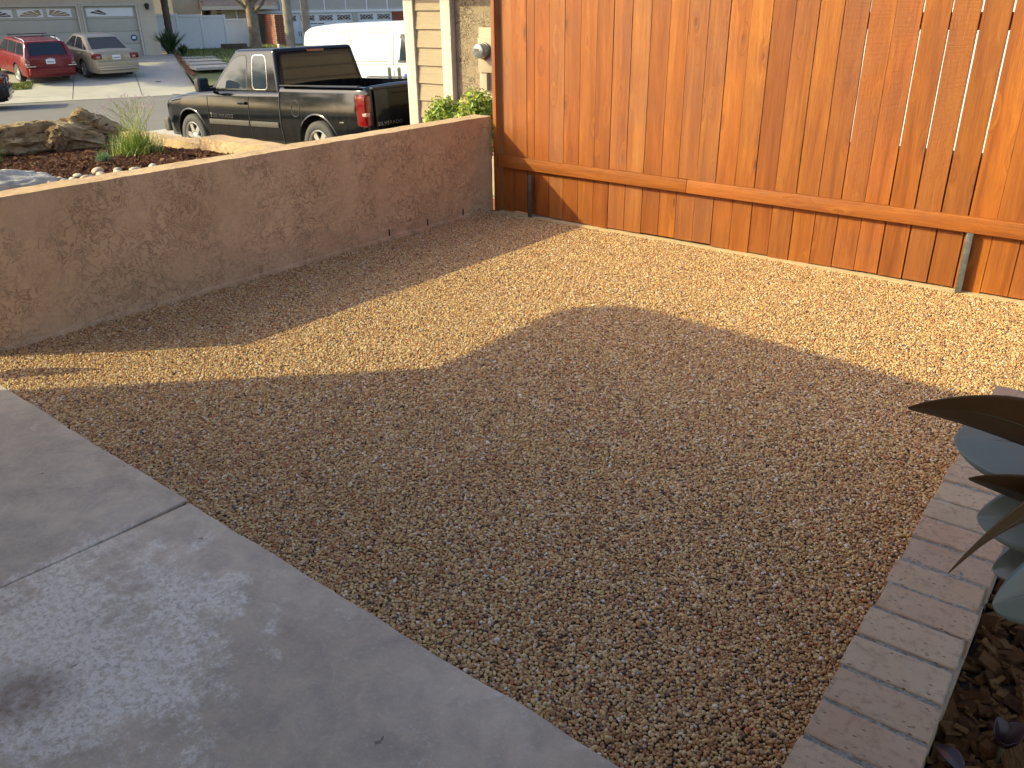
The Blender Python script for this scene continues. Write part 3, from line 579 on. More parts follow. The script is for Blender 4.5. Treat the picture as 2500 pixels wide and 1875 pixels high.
tuft('society_garlic', (-2.3, -3.18, .80), 8, .09, .05, 'grass', 'few pale dry grass stalks poking above the left log', 'plant', .004, 2, 9, .9)

# ------------------------------------------------------------------ rubber plant leaning into the picture
rp = empty('rubber_plant', (4.60, -3.96, .08)); tag(rp, 'dark leaved rubber plant reaching in from the right edge', 'plant'); RP0 = Vector((4.60, -3.96, .08))
def rleaf(base, tip, side, hw, sag, fold=.15, mat='rubber', petiole=None, curl=0.0):
    base, tip, side, sag = Vector(base), Vector(tip), Vector(side).normalized(), Vector(sag); ax = (tip - base).normalized(); side = (side - ax * side.dot(ax)).normalized(); nrm = ax.cross(side); K = 40; J = 10; vs = []; fs = []
    for k in range(K + 1):
        t = k / K; c = base.lerp(tip, t) + sag * (4 * t * (1 - t)); w = max(.0004, hw * (math.sin(math.pi * min(.9995, max(.0005, t)) ** .92) ** .66))
        for j in range(J + 1):
            q = j / J * 2 - 1; vs.append(c + side * (w * q) + nrm * (fold * w * (abs(q) - .3) + curl * w * q * q) - RP0)
    for k in range(K):
        for j in range(J): fs.append((k * (J + 1) + j, (k + 1) * (J + 1) + j, (k + 1) * (J + 1) + j + 1, k * (J + 1) + j + 1))
    o = MB().add(vs, fs).build('leaf', mat, rp, smooth=True, fix=False, ang=80)
    if hw > .03:
        rib = [base.lerp(tip, t) + sag * (4 * t * (1 - t)) + nrm * (-.3 * fold * hw * math.sin(math.pi * max(.001, min(.999, t))) ** .66) - RP0 for t in np.linspace(.0, .96, 16)]
        MB().tube(rib, [.0021 * (1 - .8 * k / 15) for k in range(16)], 6).build('midrib', 'stem', o, smooth=True)
    sol = o.modifiers.new('thickness', 'SOLIDIFY'); sol.thickness = .0012; sol.offset = 0
    if petiole is not None: MB().tube([Vector(petiole) - RP0, (Vector(petiole) + base) / 2 - RP0 + Vector((0, 0, -.006)), base - RP0], .0035, 7).build('petiole', 'stem', rp, smooth=True)
    return o
ST = lambda z: (4.575 + .02 * (1.2 - z), -4.05 + .08 * (1.2 - z), z)
MB().tube([Vector(p) - RP0 for p in ((4.60, -3.96, .06), (4.60, -3.98, .35), (4.59, -4.0, .7), (4.58, -4.03, 1.0), (4.565, -4.06, 1.27))], [.013, .012, .011, .009, .006], 10).build('stem', 'stem', rp, smooth=True)
VD = Vector((-.10, .88, -.47)); CU = Vector((-.28, .34, .90))
DN = Vector((0.05, -.62, .78)); UPF = Vector((-.1, .80, .60))
rleaf((4.492, -4.145, 1.054), (4.297, -4.299, 1.142), DN, .046, (0, 0, .026), .12, 'rubber_under', petiole=ST(1.06))
rleaf((4.490, -4.134, 1.072), (4.325, -4.12, 1.034), UPF, .066, (.0, 0, .004), -.1, petiole=ST(1.05))
rleaf((4.510, -4.17, .987), (4.372, -4.272, 1.061), DN, .038, (0, 0, .012), .25, 'rubber_under', petiole=ST(.98))
rleaf((4.510, -4.149, .989), (4.378, -4.159, .948), UPF, .050, (0, 0, .0), -.1, petiole=ST(.97))
rleaf((4.502, -4.143, 1.023), (4.387, -4.370, .990), DN, .040, (0, 0, .034), .15, 'rubber_under', petiole=ST(1.0))
rleaf((4.520, -4.142, .933), (4.412, -4.168, .883), UPF, .042, (0, 0, .006), -.1, petiole=ST(.9))
rleaf((4.528, -4.134, .889), (4.430, -4.285, .912), UPF * .8 + Vector((.3, 0, 0)), .050, (0, 0, .012), .1, petiole=ST(.88))
for i, (z, a) in enumerate(((1.22, .3), (1.15, -.7), (1.05, .9), (.95, -.2), (.8, .6), (.7, -1.0), (.6, .2))):
    b = Vector(ST(z)); d = Vector((math.cos(a), math.sin(a), .25 - i * .05)); rleaf(b + d * .03, b + d * .22, (-math.sin(a), math.cos(a), .1), .055, (0, 0, .02), .15, petiole=b)
for i, (a, l, t) in enumerate(((2.4, .065, 1.3), (.9, .07, .9), (5.0, .05, .9))):
    b = Vector((4.478, -3.64, .135)); d = Vector((math.cos(a) * .7, math.sin(a) * .7, t)).normalized(); rleaf(b, b + d * l, (-math.sin(a), math.cos(a), .2), .022, (0, 0, .006), .4, 'rubber_dark')
MB().tube([Vector(p) - RP0 for p in ((4.48, -3.64, .07), (4.478, -3.64, .14))], .006, 7).build('stem', 'stem', rp, smooth=True)
for i, (px, py, a) in enumerate(((4.43, -3.75, 2.7), (4.50, -3.86, .4))):
    b = Vector((px, py, .13)); d = Vector((math.cos(a), math.sin(a), .12)); rleaf(b, b + d * .07, (-math.sin(a), math.cos(a), .1), .024, (0, 0, .01), .2, 'rubber_dark')

# ------------------------------------------------------------------ own house whose eave shades the patio
oh = empty('porch_house', (0, 0, 0)); tag(oh, 'stucco house behind the viewer whose porch eave shades the patio', 'house')
MB().bb(-.85, 2.2, -11, -5.43, -.3, 2.248).build('garage_wall', 'ovenwall', oh); MB().bb(2.21, 4.6, -11, -7.4, -.3, 2.248).build('front_wall', 'ovenwall', oh)
ZB, ZT = 2.25, 2.40
m = MB(); e0 = [(-.91, -4.50), (-.88, -4.40), (-.78, -4.355), (-.55, -4.355), (4.75, -4.78), (4.75, -11.4), (-.90, -11.4)]
m.prism([(x, y, ZB) for x, y in e0], (0, 0, ZT - ZB)); m.build('eave', 'soffit', oh)
m = MB(); m.add([(-.90, -4.60, ZT + .004), (4.75, -4.82, ZT + .004), (4.75, -11.4, ZT + .004), (-.9, -11.4, ZT + .004), (1.6, -8.0, 3.3), (4.75, -8.0, 3.3)], [(0, 1, 5, 4), (0, 4, 3), (3, 4, 5, 2), (1, 2, 5)]); m.build('roof', 'roof', oh)
MB().bb(3.2, 4.1, -7.395, -7.36, -.1, 2.0).build('door', 'white_far', oh)
pth = empty('shadow_post', (-.31, -4.61, -.02)); tag(pth, 'slim made-up post with a pointed cap, shaped to cast the tapering shadow', 'light')  # made-up unseen object, shaped only to cast the pointed shadow on the gravel
MB().lathe([(.0, -.3), (.03, -.3), (.03, .54), (0, .545)], 16, 'Z').build('post', 'lampm', pth, smooth=True); MB().lathe([(0, .53), (.058, .54), (.05, .62), (.03, .70), (.006, .765), (0, .77)], 20, 'Z').build('cap', 'lampm', pth, smooth=True)
pg = grid_sheet(-13.5, -.16, -16, -3.99, 12, 8, lambda x, y: -.02 if x > -1.7 else -.02 + (x + 1.7) * .12); pgo = pg.build('side_yard', 'dirt'); pgo.location.z = -.02; struct(pgo)

# ------------------------------------------------------------------ neighbour's house beyond the fence
nh = empty('neighbour_house', (-4.915, 3.9, -1.2)); tag(nh, 'tan neighbour house with lap siding, cream corner boards and rough stucco', 'house')   # local x east, y north
X = lambda x: x + 4.915
MB().bb(.02, 13, .09, 9, 0, 3.9).build('wall', 'stucco_n', nh)
for i in range(14):                                               # lap siding course by course
    z0 = -1.2 + .0; zz = 1.463 - .242 * 11 + .242 * i + 1.2
    m = MB(); m.add([(.19, .02, zz), (.72, .02, zz), (.72, .045, zz + .238), (.19, .045, zz + .238), (.19, .088, zz), (.72, .088, zz), (.72, .088, zz + .238), (.19, .088, zz + .238)], [(0, 1, 2, 3), (4, 7, 6, 5), (0, 3, 7, 4), (1, 5, 6, 2), (0, 4, 5, 1), (3, 2, 6, 7)])
    m.build('siding_board', 'siding', nh)
MB().bb(0, .185, -.01, .088, .1, 3.9).build('corner_board', 'trim', nh, bevel=.006); MB().bb(.725, .905, -.01, .088, .1, 3.9).build('corner_board', 'trim', nh, bevel=.006)
MB().bb(0.0, .0195, .0885, .30, .1, 3.9).build('corner_board', 'trim', nh)
for i in range(16):                                               # garage front faces the street
    zz = .1 + .242 * i; m = MB(); m.add([(-.03, .31, zz), (-.03, 9, zz), (-.005, 9, zz + .238), (-.005, .31, zz + .238), (.015, .31, zz), (.015, 9, zz), (.015, 9, zz + .238), (.015, .31, zz + .238)], [(0, 1, 2, 3), (4, 7, 6, 5), (0, 3, 7, 4), (1, 5, 6, 2), (0, 4, 5, 1), (3, 2, 6, 7)]); m.build('siding_board', 'siding', nh)
MB().bb(-.07, -.035, 1.6, 6.6, .3, 2.5).build('garage_door', 'trim', nh)
rf = MB(); rf.add([(-.7, -.42, 3.12), (13.4, -.42, 3.12), (13.4, -.42, 3.24), (-.7, -.42, 3.24), (-.7, 4.5, 5.0), (13.4, 4.5, 5.0), (-.7, 9.4, 3.2), (13.4, 9.4, 3.2), (-.7, .09, 3.12), (13.4, .09, 3.12)], [(0, 1, 2, 3), (3, 2, 5, 4), (4, 5, 7, 6), (0, 8, 9, 1)]); rf.build('roof', 'roof', nh)
MB().bb(1.35, 1.75, .07, .089, .2, 2.45).build('meter_panel', 'utility', nh, bevel=.005)
MB().bb(5.9, 8.1, .055, .0895, .3, 3.0).build('bright_gap_panel', 'white_far', nh)  # made-up white panel, added so the fence gaps show bright
mt_ = empty('electric_meter', (-3.42, 3.955, .96)); tag(mt_, 'round glass electric meter on the neighbour stucco wall', 'meter')
MB().bb(-.13, .13, -.03, .02, -.28, .16).build('meter_box', 'utility', mt_, bevel=.008)
MB().lathe([(0, -.04), (.105, -.04), (.11, -.05), (.11, -.07), (.098, -.075)], 28, 'Y').build('collar', 'steel', mt_, smooth=True)
dm = MB().lathe([(.096, -.07), (.096, -.15), (.088, -.178), (.06, -.188), (0, -.19)], 28, 'Y').build('glass_dome', 'dome', mt_, smooth=True)
MB().bb(-.05, .03, -.1925, -.1905, .0, .035).build('dial', 'steel_dk', mt_)
MB().bb(-.035, .035, -.05, .01, -.5, -.29).build('conduit', 'utility', mt_)
nd = grid_sheet(-16, -4.9, 3.0, 12.0, 10, 6, lambda x, y: -.924 + .035 * (x + 6.5)); struct(nd.build('neighbour_drive', 'conc_far'))
ny = grid_sheet(-4.9, 9, .0, 12.0, 4, 4, lambda x, y: -1.05); struct(ny.build('neighbour_yard', 'redbrick'))
# hedge
def leaf_cloud(m, c, r, n, size, rr, flat=.0, shell=.55):
    for _ in range(n):
        while True:
            p = Vector((rr.uniform(-1, 1), rr.uniform(-1, 1), rr.uniform(-1, 1)))
            if shell < p.length < 1: break
        p *= .86 + .34 * fbm(p.x * 2 + c[0], p.y * 2, p.z * 2 + c[1], 1.3, 3)
        q = Vector((c[0] + p.x * r[0], c[1] + p.y * r[1], c[2] + p.z * r[2])); d = (p.normalized() + Vector((rr.gauss(0, .6), rr.gauss(0, .6), rr.gauss(.3, .5)))).normalized(); s_ = size * rr.uniform(.6, 1.3)
        a = d.orthogonal().normalized(); a = (Quaternion(d, rr.uniform(0, 6.28)) @ a); b = d.cross(a)
        m.add([q - a * s_ * .1, q + a * s_ * .5 + b * s_ * .28 + d * s_ * .06, q + a * s_ * 1.1, q + a * s_ * .5 - b * s_ * .28 + d * s_ * .06], [(0, 1, 2, 3)], min(1, max(0, rr.gauss(.55, .22))))
def shrub(c, r, n, size, lab, seed, name='leafy_shrub', mat='hedge', zb=-1.0, lumps=7):
    rr = random.Random(seed); root = empty(name, (c[0], c[1], zb)); m = MB(); L0 = Vector((c[0], c[1], zb))
    for k in range(lumps):
        o = Vector((rr.uniform(-.55, .55) * r[0], rr.uniform(-.5, .5) * r[1], rr.uniform(-.25, .45) * r[2])); leaf_cloud(m, Vector(c) + o - L0, (r[0] * .55, r[1] * .6, r[2] * .55), n // lumps, size, rr)
    m.build('crown', mat, root); st = MB()
    for k in range(6): a = rr.uniform(0, 6.28); st.tube([(0, 0, 0), (math.cos(a) * r[0] * .25, math.sin(a) * r[1] * .25, (c[2] - zb) * .6), (math.cos(a) * r[0] * .5, math.sin(a) * r[1] * .5, c[2] - zb)], [.02, .014, .006], 6)
    st.build('stems', 'trunk', root); tag(root, lab, 'shrub', 'shrubs below the neighbour wall'); return root
shrub((-2.44, 2.05, .13), (.38, .42, .50), 5600, .055, 'wide yellow green leafy shrub beside the cream corner board', 11)
shrub((-1.90, 2.05, .28), (.34, .40, .52), 4200, .055, 'taller yellow green leafy shrub under the electric meter', 12)

# ------------------------------------------------------------------ vehicles (local x forward, y left, rear axle at the origin)
def lerp_tab(tab, x): xs, ys = zip(*tab); return float(np.interp(x, xs, ys))
def rpoly(pts, r, n=4):
    out = []; N_ = len(pts)
    for i in range(N_):
        p = Vector(pts[i]); a = (Vector(pts[i - 1]) - p); b = (Vector(pts[(i + 1) % N_]) - p); ra = min(r, a.length * .45, b.length * .45); A = p + a.normalized() * ra; B = p + b.normalized() * ra
        for k in range(n + 1): t = k / n; out.append((A * (1 - t) ** 2 + p * 2 * t * (1 - t) + B * t * t)[:])
    return out
SC = 1.0
class Car:
    def __init__(s, name, lab, cat, loc, yaw, pitch=0.0, roll=0.0, group=None):
        s.r = empty(name, loc); s.r.scale = (SC, SC, SC); s.r.rotation_euler = (roll, -pitch, yaw); tag(s.r, lab, cat, group)
    def shell(s, mat, x0, x1, top, halfw, sill, axles, RA, prof=None, bed=None, zc=.39, crown=.03, sh=.09, name='body', under=True):
        s.halfw, s.prof = halfw, prof or (lambda z: 1 - .06 * ((z - .68) / .5) ** 2)
        xs = set(np.linspace(x0, x1, 64).round(4))
        for a in axles:
            for t in np.linspace(0, math.pi, 21): xs.add(round(a + RA * math.cos(t), 4))
            xs.add(round(a - RA - .002, 4)); xs.add(round(a + RA + .002, 4))
        for (x, _) in top: xs.add(x)
        if bed: xs |= {bed[0] - .002, bed[0], bed[1], bed[1] + .002}
        xs = sorted(x for x in xs if x0 <= x <= x1); rings = []
        for x in xs:
            w = lerp_tab(halfw, x); zt = lerp_tab(top, x); zb = sill
            for a in axles:
                if abs(x - a) < RA: zb = max(zb, zc + math.sqrt(max(0, RA * RA - (x - a) ** 2)))
            zs = zt - sh; zb = min(zb, zs - .02); side = []
            for t in (0, .04, .15, .3, .45, .6, .75, .88, 1.0):
                z = zb + (zs - zb) * t; side.append((w * s.prof(z) - (.012 if t == 0 else 0), z))
            ys = side[-1][0]; side += [(ys - .006, zt - sh * .6), (ys - .022, zt - sh * .28), (ys - .05, zt - sh * .07), (ys - .09, zt)]
            if bed and bed[0] <= x <= bed[1]: side += [(ys - .10, zt - .005), (ys - .11, bed[2]), (ys * .4, bed[2]), (0, bed[2])]
            else: side += [(ys - .10, zt + crown * .1), (ys * .8, zt + crown * .35), (ys * .4, zt + crown * .85), (0, zt + crown)]
            rings.append([(x, y, z) for y, z in side] + [(x, -y, z) for y, z in side[-2::-1]])
        n = len(rings[0]); m = MB(); fs = []
        for i in range(len(rings) - 1):
            for k in range(n - 1): fs.append((i * n + k, i * n + k + 1, (i + 1) * n + k + 1, (i + 1) * n + k))
        fs += [tuple(range(n)), tuple((len(rings) - 1) * n + k for k in range(n - 1, -1, -1))]
        m.add([p for r_ in rings for p in r_], fs); o = m.build(name, mat, s.r, smooth=True, ang=38)
        if under: MB().bb(x0 + .12, x1 - .15, -lerp_tab(halfw, 1) + .25, lerp_tab(halfw, 1) - .25, .22, lerp_tab(top, .5) - .25).build('underbody', 'rubber_trim', s.r)
        return o
    def sy(s, x, z): return lerp_tab(s.halfw, x) * s.prof(z)
    def cabin(s, mat, zb, zt, xb0, xb1, wb, xt0, xt1, wt, bev=.07, name='cabin'):
        s.cb = (zb, zt, xb0, xb1, wb, xt0, xt1, wt); m = MB()
        m.add([(xb0, -wb, zb), (xb1, -wb * .93, zb), (xb1, wb * .93, zb), (xb0, wb, zb), (xt0, -wt, zt), (xt1, -wt * .96, zt), (xt1, wt * .96, zt), (xt0, wt, zt)], [(0, 1, 5, 4), (1, 2, 6, 5), (2, 3, 7, 6), (3, 0, 4, 7), (4, 5, 6, 7), (3, 2, 1, 0)])
        return m.build(name, mat, s.r, bevel=bev, seg=4, ang=50)
    def side_pt(s, x, z, sd, off):
        zb, zt, xb0, xb1, wb, xt0, xt1, wt = s.cb; t = (z - zb) / (zt - zb); fx = (x - (xb0 + (xt0 - xb0) * t)) / max(.01, (xb1 + (xt1 - xb1) * t) - (xb0 + (xt0 - xb0) * t)); w = (wb + (wt - wb) * t) * (1 - fx * (.07 - .03 * t))
        return Vector((x, sd * (w + off), z))
    def side_win(s, poly, r=.06, mat='glass', sides=(1, -1), frame=None, off=.004, fw=.02):
        for sd in sides:
            P = rpoly(poly, r); parent = s.r
            if frame:
                cx_ = sum(p[0] for p in P) / len(P); cz_ = sum(p[1] for p in P) / len(P); FP = [(p[0] + fw * np.sign(p[0] - cx_), p[1] + fw * np.sign(p[1] - cz_)) for p in rpoly([(q[0] + fw * np.sign(q[0] - cx_), q[1] + fw * np.sign(q[1] - cz_)) for q in poly], r + .02)]
                FP = rpoly([(q[0] + fw * np.sign(q[0] - cx_), q[1] + fw * np.sign(q[1] - cz_)) for q in poly], r + .01); parent = MB().prism([s.side_pt(x, z, sd, off - .012) for x, z in FP], (0, sd * .010, 0)).build('window_frame', frame, s.r)
            MB().prism([s.side_pt(x, z, sd, off - .012) for x, z in P], (0, sd * .012, 0)).build('window', mat, parent)
    def end_win(s, poly, rear=True, r=.06, mat='glass', off=.004, frame=None, fw=.02):
        zb, zt, xb0, xb1, wb, xt0, xt1, wt = s.cb; f = lambda z: (xb0 + (xt0 - xb0) * (z - zb) / (zt - zb) - off) if rear else (xb1 + (xt1 - xb1) * (z - zb) / (zt - zb) + off); d = (-.012 if rear else .012); parent = s.r
        if frame:
            FP = rpoly([(y + fw * np.sign(y), z + fw * (1 if z > (zb + zt) / 2 else -1)) for y, z in poly], r + .01); parent = MB().prism([(f(z) - d, y, z) for y, z in FP], (d * .8, 0, 0)).build('window_frame', frame, s.r)
        MB().prism([(f(z) - d, y, z) for y, z in rpoly(poly, r)], (d, 0, 0)).build('rear_window' if rear else 'windshield', mat, parent)
    def seam(s, pts, rad=.004, mat='rubber_trim', sides=(1, -1), name='seam', closed=False):
        for sd in sides:
            P = [Vector((x, sd * (s.sy(x, z) + .0005), z)) for x, z in pts]
            if closed: P.append(P[0])
            MB().tube(P, rad, 5).build(name, mat, s.r)
    def wheel(s, x, y, Rr, w, rim, spokes=5, hub=.39, wide=.06, mat='alloy', rot=0.0):
        sd = 1 if y > 0 else -1; o = MB().lathe([(rim, -w / 2), (Rr * .93, -w / 2), (Rr * .985, -w * .4), (Rr, -w * .25), (Rr, w * .25), (Rr * .985, w * .4), (Rr * .93, w / 2), (rim + .02, w / 2), (rim, w / 2 - .02)], 40, 'Y').build('wheel', 'tyre', s.r, smooth=True, ang=50); o.location = (x, y, hub)
        m = MB(); yo = sd * (w / 2 - .03); m.lathe([(rim * 1.02, sd * (w / 2 - .005)), (rim * .99, sd * (w / 2 + .004)), (rim * .92, sd * (w / 2 - .01)), (rim * .88, sd * (w / 2 - .07))], 40, 'Y')
        for k in range(spokes):
            a = 2 * math.pi * k / spokes + rot; d = Vector((math.cos(a), 0, math.sin(a))); e = Vector((-math.sin(a), 0, math.cos(a)))
            p = [d * .03 - e * wide * .75, d * rim * .92 - e * wide * .55, d * rim * .92 + e * wide * .55, d * .03 + e * wide * .75]; m.prism([q + Vector((0, yo - sd * .03, 0)) for q in p], (0, sd * .035, 0))
        m.lathe([(0, yo + sd * .016), (.05, yo + sd * .014), (.075, yo + sd * .004), (.08, yo - sd * .03)], 20, 'Y'); m.build('rim', mat, o, smooth=True, ang=30)
        MB().lathe([(0, sd * (w / 2 - .09)), (rim * .95, sd * (w / 2 - .09))], 24, 'Y').build('brake_disc', 'rubber_trim', o)
    def box(s, name, c, d, mat, bevel=.02, parent=None): o = MB().box((0, 0, 0), d).build(name, mat, parent or s.r, bevel=bevel, seg=3); o.location = c; return o

# --- dark pickup in the neighbour's drive
tk = Car('pickup_truck', 'dark navy extended cab pickup truck parked nose to the street', 'pickup truck', (-6.51, 4.41, -.92), R(180), -.035)
tk.shell('navy', -1.17, 4.66, [(-1.17, 1.27), (-1.10, 1.31), (.90, 1.31), (.925, 1.23), (3.0, 1.21), (3.25, 1.20), (3.7, 1.165), (4.25, 1.09), (4.5, 1.02), (4.62, .93), (4.66, .84)], [(-1.17, .955), (-1.0, .99), (-.7, 1.0), (3.9, 1.0), (4.3, .98), (4.5, .93), (4.62, .86), (4.66, .80)], .40, (0, 3.645), .49, lambda z: 1 - .05 * ((z - .78) / .45) ** 2, bed=(-1.08, .86, .82), zc=.40)
tk.cabin('navy', 1.17, 1.875, .925, 3.13, .945, 1.08, 2.20, .825, .075)
tk.side_win([(1.87, 1.255), (2.86, 1.255), (2.70, 1.40), (2.30, 1.70), (2.10, 1.765), (1.87, 1.775)], .07, 'glass', frame='rubber_trim')
tk.side_win([(1.27, 1.255), (1.70, 1.255), (1.70, 1.775), (1.33, 1.775)], .09, 'glass', frame='chrome', fw=.012)
tk.end_win([(-.80, 1.29), (.80, 1.29), (.72, 1.765), (-.72, 1.765)], True, .07, 'glass_brown', frame='rubber_trim'); tk.end_win([(-.8, 1.22), (.8, 1.22), (.68, 1.79), (-.68, 1.79)], False, .08, 'glass')
tk.box('brake_light', (1.075, 0, 1.818), (.05, .36, .045), 'tail', .012)
tk.seam([(1.78, z) for z in np.linspace(.46, 1.14, 14)], .007); tk.seam([(3.02, z) for z in np.linspace(.46, 1.12, 14)], .006); tk.seam([(.912, z) for z in np.linspace(.42, 1.22, 14)], .012)
tk.seam([(x, 1.135 + .0 * x) for x in np.linspace(.95, 4.2, 30)], .006, 'navy'); 
def strip_on(car, x0, x1, z0, z1, mat, name, th=.018, sides=(1, -1)):
    for sd in sides:
        m = MB(); K = 12; vs = []
        for k in range(K + 1):
            x = x0 + (x1 - x0) * k / K
            for z in (z0, z1):
                y = car.sy(x, z); vs += [(x, sd * (y - .01), z), (x, sd * (y + th), z)]
        fs = []
        for k in range(K): b = k * 4; fs += [(b + 1, b + 3, b + 7, b + 5), (b + 2, b + 6, b + 7, b + 3), (b, b + 1, b + 5, b + 4)]
        fs += [(0, 1, 3, 2), (K * 4, K * 4 + 2, K * 4 + 3, K * 4 + 1)]; m.add(vs, fs).build(name, mat, car.r, bevel=.004)
strip_on(tk, .98, 1.76, .66, .745, 'steel_dk', 'side_moulding'); strip_on(tk, 1.80, 3.0, .66, .745, 'steel_dk', 'side_moulding')
for a in (0, 3.645):
    for sd in (1, -1):
        m = MB(); K = 24; vs = []; fs = []
        for k in range(K + 1):
            t = math.pi * (.02 + .96 * k / K); 
            for rr_, oo in ((.49, .003), (.49, .008), (.503, .007), (.515, .000)):
                x = a + rr_ * math.cos(t); z = .40 + rr_ * math.sin(t); vs.append((x, sd * (tk.sy(x, min(z, 1.0)) + oo), z))
        for k in range(K):
            for q in range(3): b = k * 4 + q; fs.append((b, b + 1, b + 5, b + 4))
        m.add(vs, fs).build('wheel_arch', 'navy', tk.r, smooth=True, ang=50)
for x in (0, 3.645):
    for sd in (1, -1): tk.wheel(x, sd * .865, .40, .26, .262, 6, .40, .075, rot=.35 * x)
for sd in (1, -1):
    o = tk.box('tail_light', (-1.075, sd * .925, .975), (.235, .14, .47), 'tail', .05); tk.box('clear_lens', (-.075, sd * .03, -.05), (.10, .085, .06), 'tail_w', .02, o)
    mi = tk.box('mirror', (2.80, sd * 1.17, 1.33), (.15, .22, .23), 'rubber_trim', .05); tk.box('mirror_glass', (-.078, 0, 0), (.01, .17, .18), 'glass', .004, mi); tk.box('mirror_arm', (2.84, sd * 1.0, 1.24), (.09, .2, .06), 'rubber_trim', .015)
    tk.box('door_handle', (1.94, sd * (tk.sy(1.94, 1.03) + .022), 1.03), (.21, .045, .05), 'navy', .018); tk.box('head_light', (4.52, sd * .77, .86), (.2, .2, .26), 'tail_w', .04)
    tk.box('antenna_cap', (2.05, .0, 1.90), (.06, .02, .05), 'alloy', .008) if sd > 0 else None
m = MB(); P = [Vector((.50 + .105 * math.cos(t), 0, .98 + .125 * math.sin(t))) for t in np.linspace(0, 6.283, 25)]; tk.seam([(p.x, p.z) for p in P], .005, sides=(1,), name='fuel_flap')
tg = tk.box('tailgate', (-1.178, 0, 1.0), (.05, 1.62, .56), 'navy', .03); tk.box('tailgate_cap', (.005, 0, .29), (.075, 1.66, .035), 'rubber_trim', .012, tg); tk.box('tailgate_handle', (-.026, 0, .12), (.03, .26, .1), 'rubber_trim', .012, tg)
tk.box('rear_bumper', (-1.24, 0, .60), (.20, 1.86, .17), 'navy', .05); tk.box('front_bumper', (4.68, 0, .58), (.20, 1.84, .26), 'steel_dk', .06); tk.box('grille', (4.66, 0, .84), (.06, 1.2, .26), 'rubber_trim', .02); tk.box('bed_cap', (-.1, .94, 1.322), (1.9, .09, .018), 'rubber_trim', .006); tk.box('bed_cap', (-.1, -.94, 1.322), (1.9, .09, .018), 'rubber_trim', .006)
text_mesh('tailgate_lettering', 'SILVERADO', .072, 'chrome', tg, Matrix.Translation((-.028, .53, -.225)) @ Matrix(((0, 0, -1), (-1, 0, 0), (0, 1, 0))).to_4x4() @ Matrix.Scale(1.25, 4, (1, 0, 0)), .004)
yl = tk.sy(2.62, .80) + .004
text_mesh('door_lettering', 'SILVERADO', .085, 'chrome', tk.r, Matrix.Translation((2.56, yl, .80)) @ Matrix(((-1, 0, 0), (0, 0, 1), (0, 1, 0))).to_4x4() @ Matrix.Scale(1.25, 4, (1, 0, 0)), .004)
tk.box('door_emblem', (2.93, tk.sy(2.93, .81) + .004, .81), (.035, .008, .075), 'chrome', .003)
tk.box('bed_badge', (-.62, tk.sy(-.62, .80) + .003, .80), (.10, .006, .02), 'chrome', .002)
for yy in (.38, -.38): tk.box('head_rest', (1.75, yy, 1.45), (.12, .3, .25), 'rubber_trim', .05)

# --- white cargo van on the street
vn = Car('cargo_van', 'long white cargo van with plain side panels beside the pickup', 'van', (-13.6, 10.72, -1.15), R(.8), .028)
vn.r.scale = (1.055, 1.055, 1.055)
vn.shell('white', -1.12, 4.5, [(-1.12, 1.72), (-1.09, 1.86), (-1.02, 1.97), (-.8, 2.05), (-.4, 2.08), (2.75, 2.09), (2.95, 2.01), (3.55, 1.40), (4.3, 1.18), (4.5, .9)], [(-1.12, .90), (-1.0, .97), (-.8, 1.0), (3.4, 1.0), (4.3, .95), (4.5, .85)], .38, (0, 3.43), .44, lambda z: 1 - (.13 * ((z - 1.1) / .95) ** 2 if z > 1.1 else .03 * ((1.1 - z) / .7) ** 2), crown=.05, sh=.12)
rrect = lambda x0, x1, z0, z1, r=.12: [p for p in rpoly([(x0, z0), (x1, z0), (x1, z1), (x0, z1)], r, 5)]
for q in (rrect(-.95, .62, 1.28, 1.90), rrect(.76, 2.08, 1.28, 1.90)): vn.seam(q, .007, 'steel', (-1,), 'panel_bead', True)
for x in (.69, 2.18): vn.seam([(x, z) for z in np.linspace(.5, 1.93, 20)], .008, 'steel_dk', (-1,))
vn.seam([(x, 1.22) for x in np.linspace(-1.0, 3.2, 20)], .007, 'steel', (-1,), 'belt_crease')
vn.seam([(x, 1.965) for x in np.linspace(-.95, 2.9, 20)], .010, 'steel', (-1,), 'drip_rail')
def vpanel(car, poly, mat, name, sd=-1, off=.006, r=.04):
    P = rpoly(poly, r); return MB().prism([(x, sd * (car.sy(x, z) - .02), z) for x, z in P], (0, sd * (.02 + off), 0)).build(name, mat, car.r)
vpanel(vn, [(2.32, 1.25), (3.05, 1.25), (2.78, 1.84), (2.40, 1.86)], 'rubber_trim', 'window_frame', off=.004); vpanel(vn, [(2.37, 1.30), (2.98, 1.30), (2.74, 1.79), (2.44, 1.81)], 'glass', 'window', off=.008)
for x in (2.02, 2.34): vpanel(vn, [(x - .055, .80), (x + .055, .80), (x + .055, 1.16), (x - .055, 1.16)], 'steel', 'handle_plate', off=.006); vpanel(vn, [(x - .03, .86), (x + .03, .86), (x + .03, 1.13), (x - .03, 1.13)], 'rubber_trim', 'door_handle', off=.012)
vpanel(vn, [(2.50, .74), (3.2, .74), (3.2, 1.02), (2.50, 1.02)], 'blue', 'sticker', off=.005, r=.01); vpanel(vn, [(2.62, .80), (2.80, .80), (2.80, .85), (2.62, .85)], 'white', 'sticker_mark', off=.007, r=.004); vpanel(vn, [(2.62, .75), (2.68, .75), (2.68, .85), (2.62, .85)], 'white', 'sticker_mark', off=.0075, r=.004)
for x in (0, 3.43):
    for sd in (1, -1): vn.wheel(x, sd * .87, .36, .24, .2, 8, .36, .05)
MB().prism([(3.02, y, z) for y, z in ((-.7, 1.5), (.7, 1.5), (.6, 1.9), (-.6, 1.9))], (.1, 0, 0)).build('windshield', 'glass', vn.r)

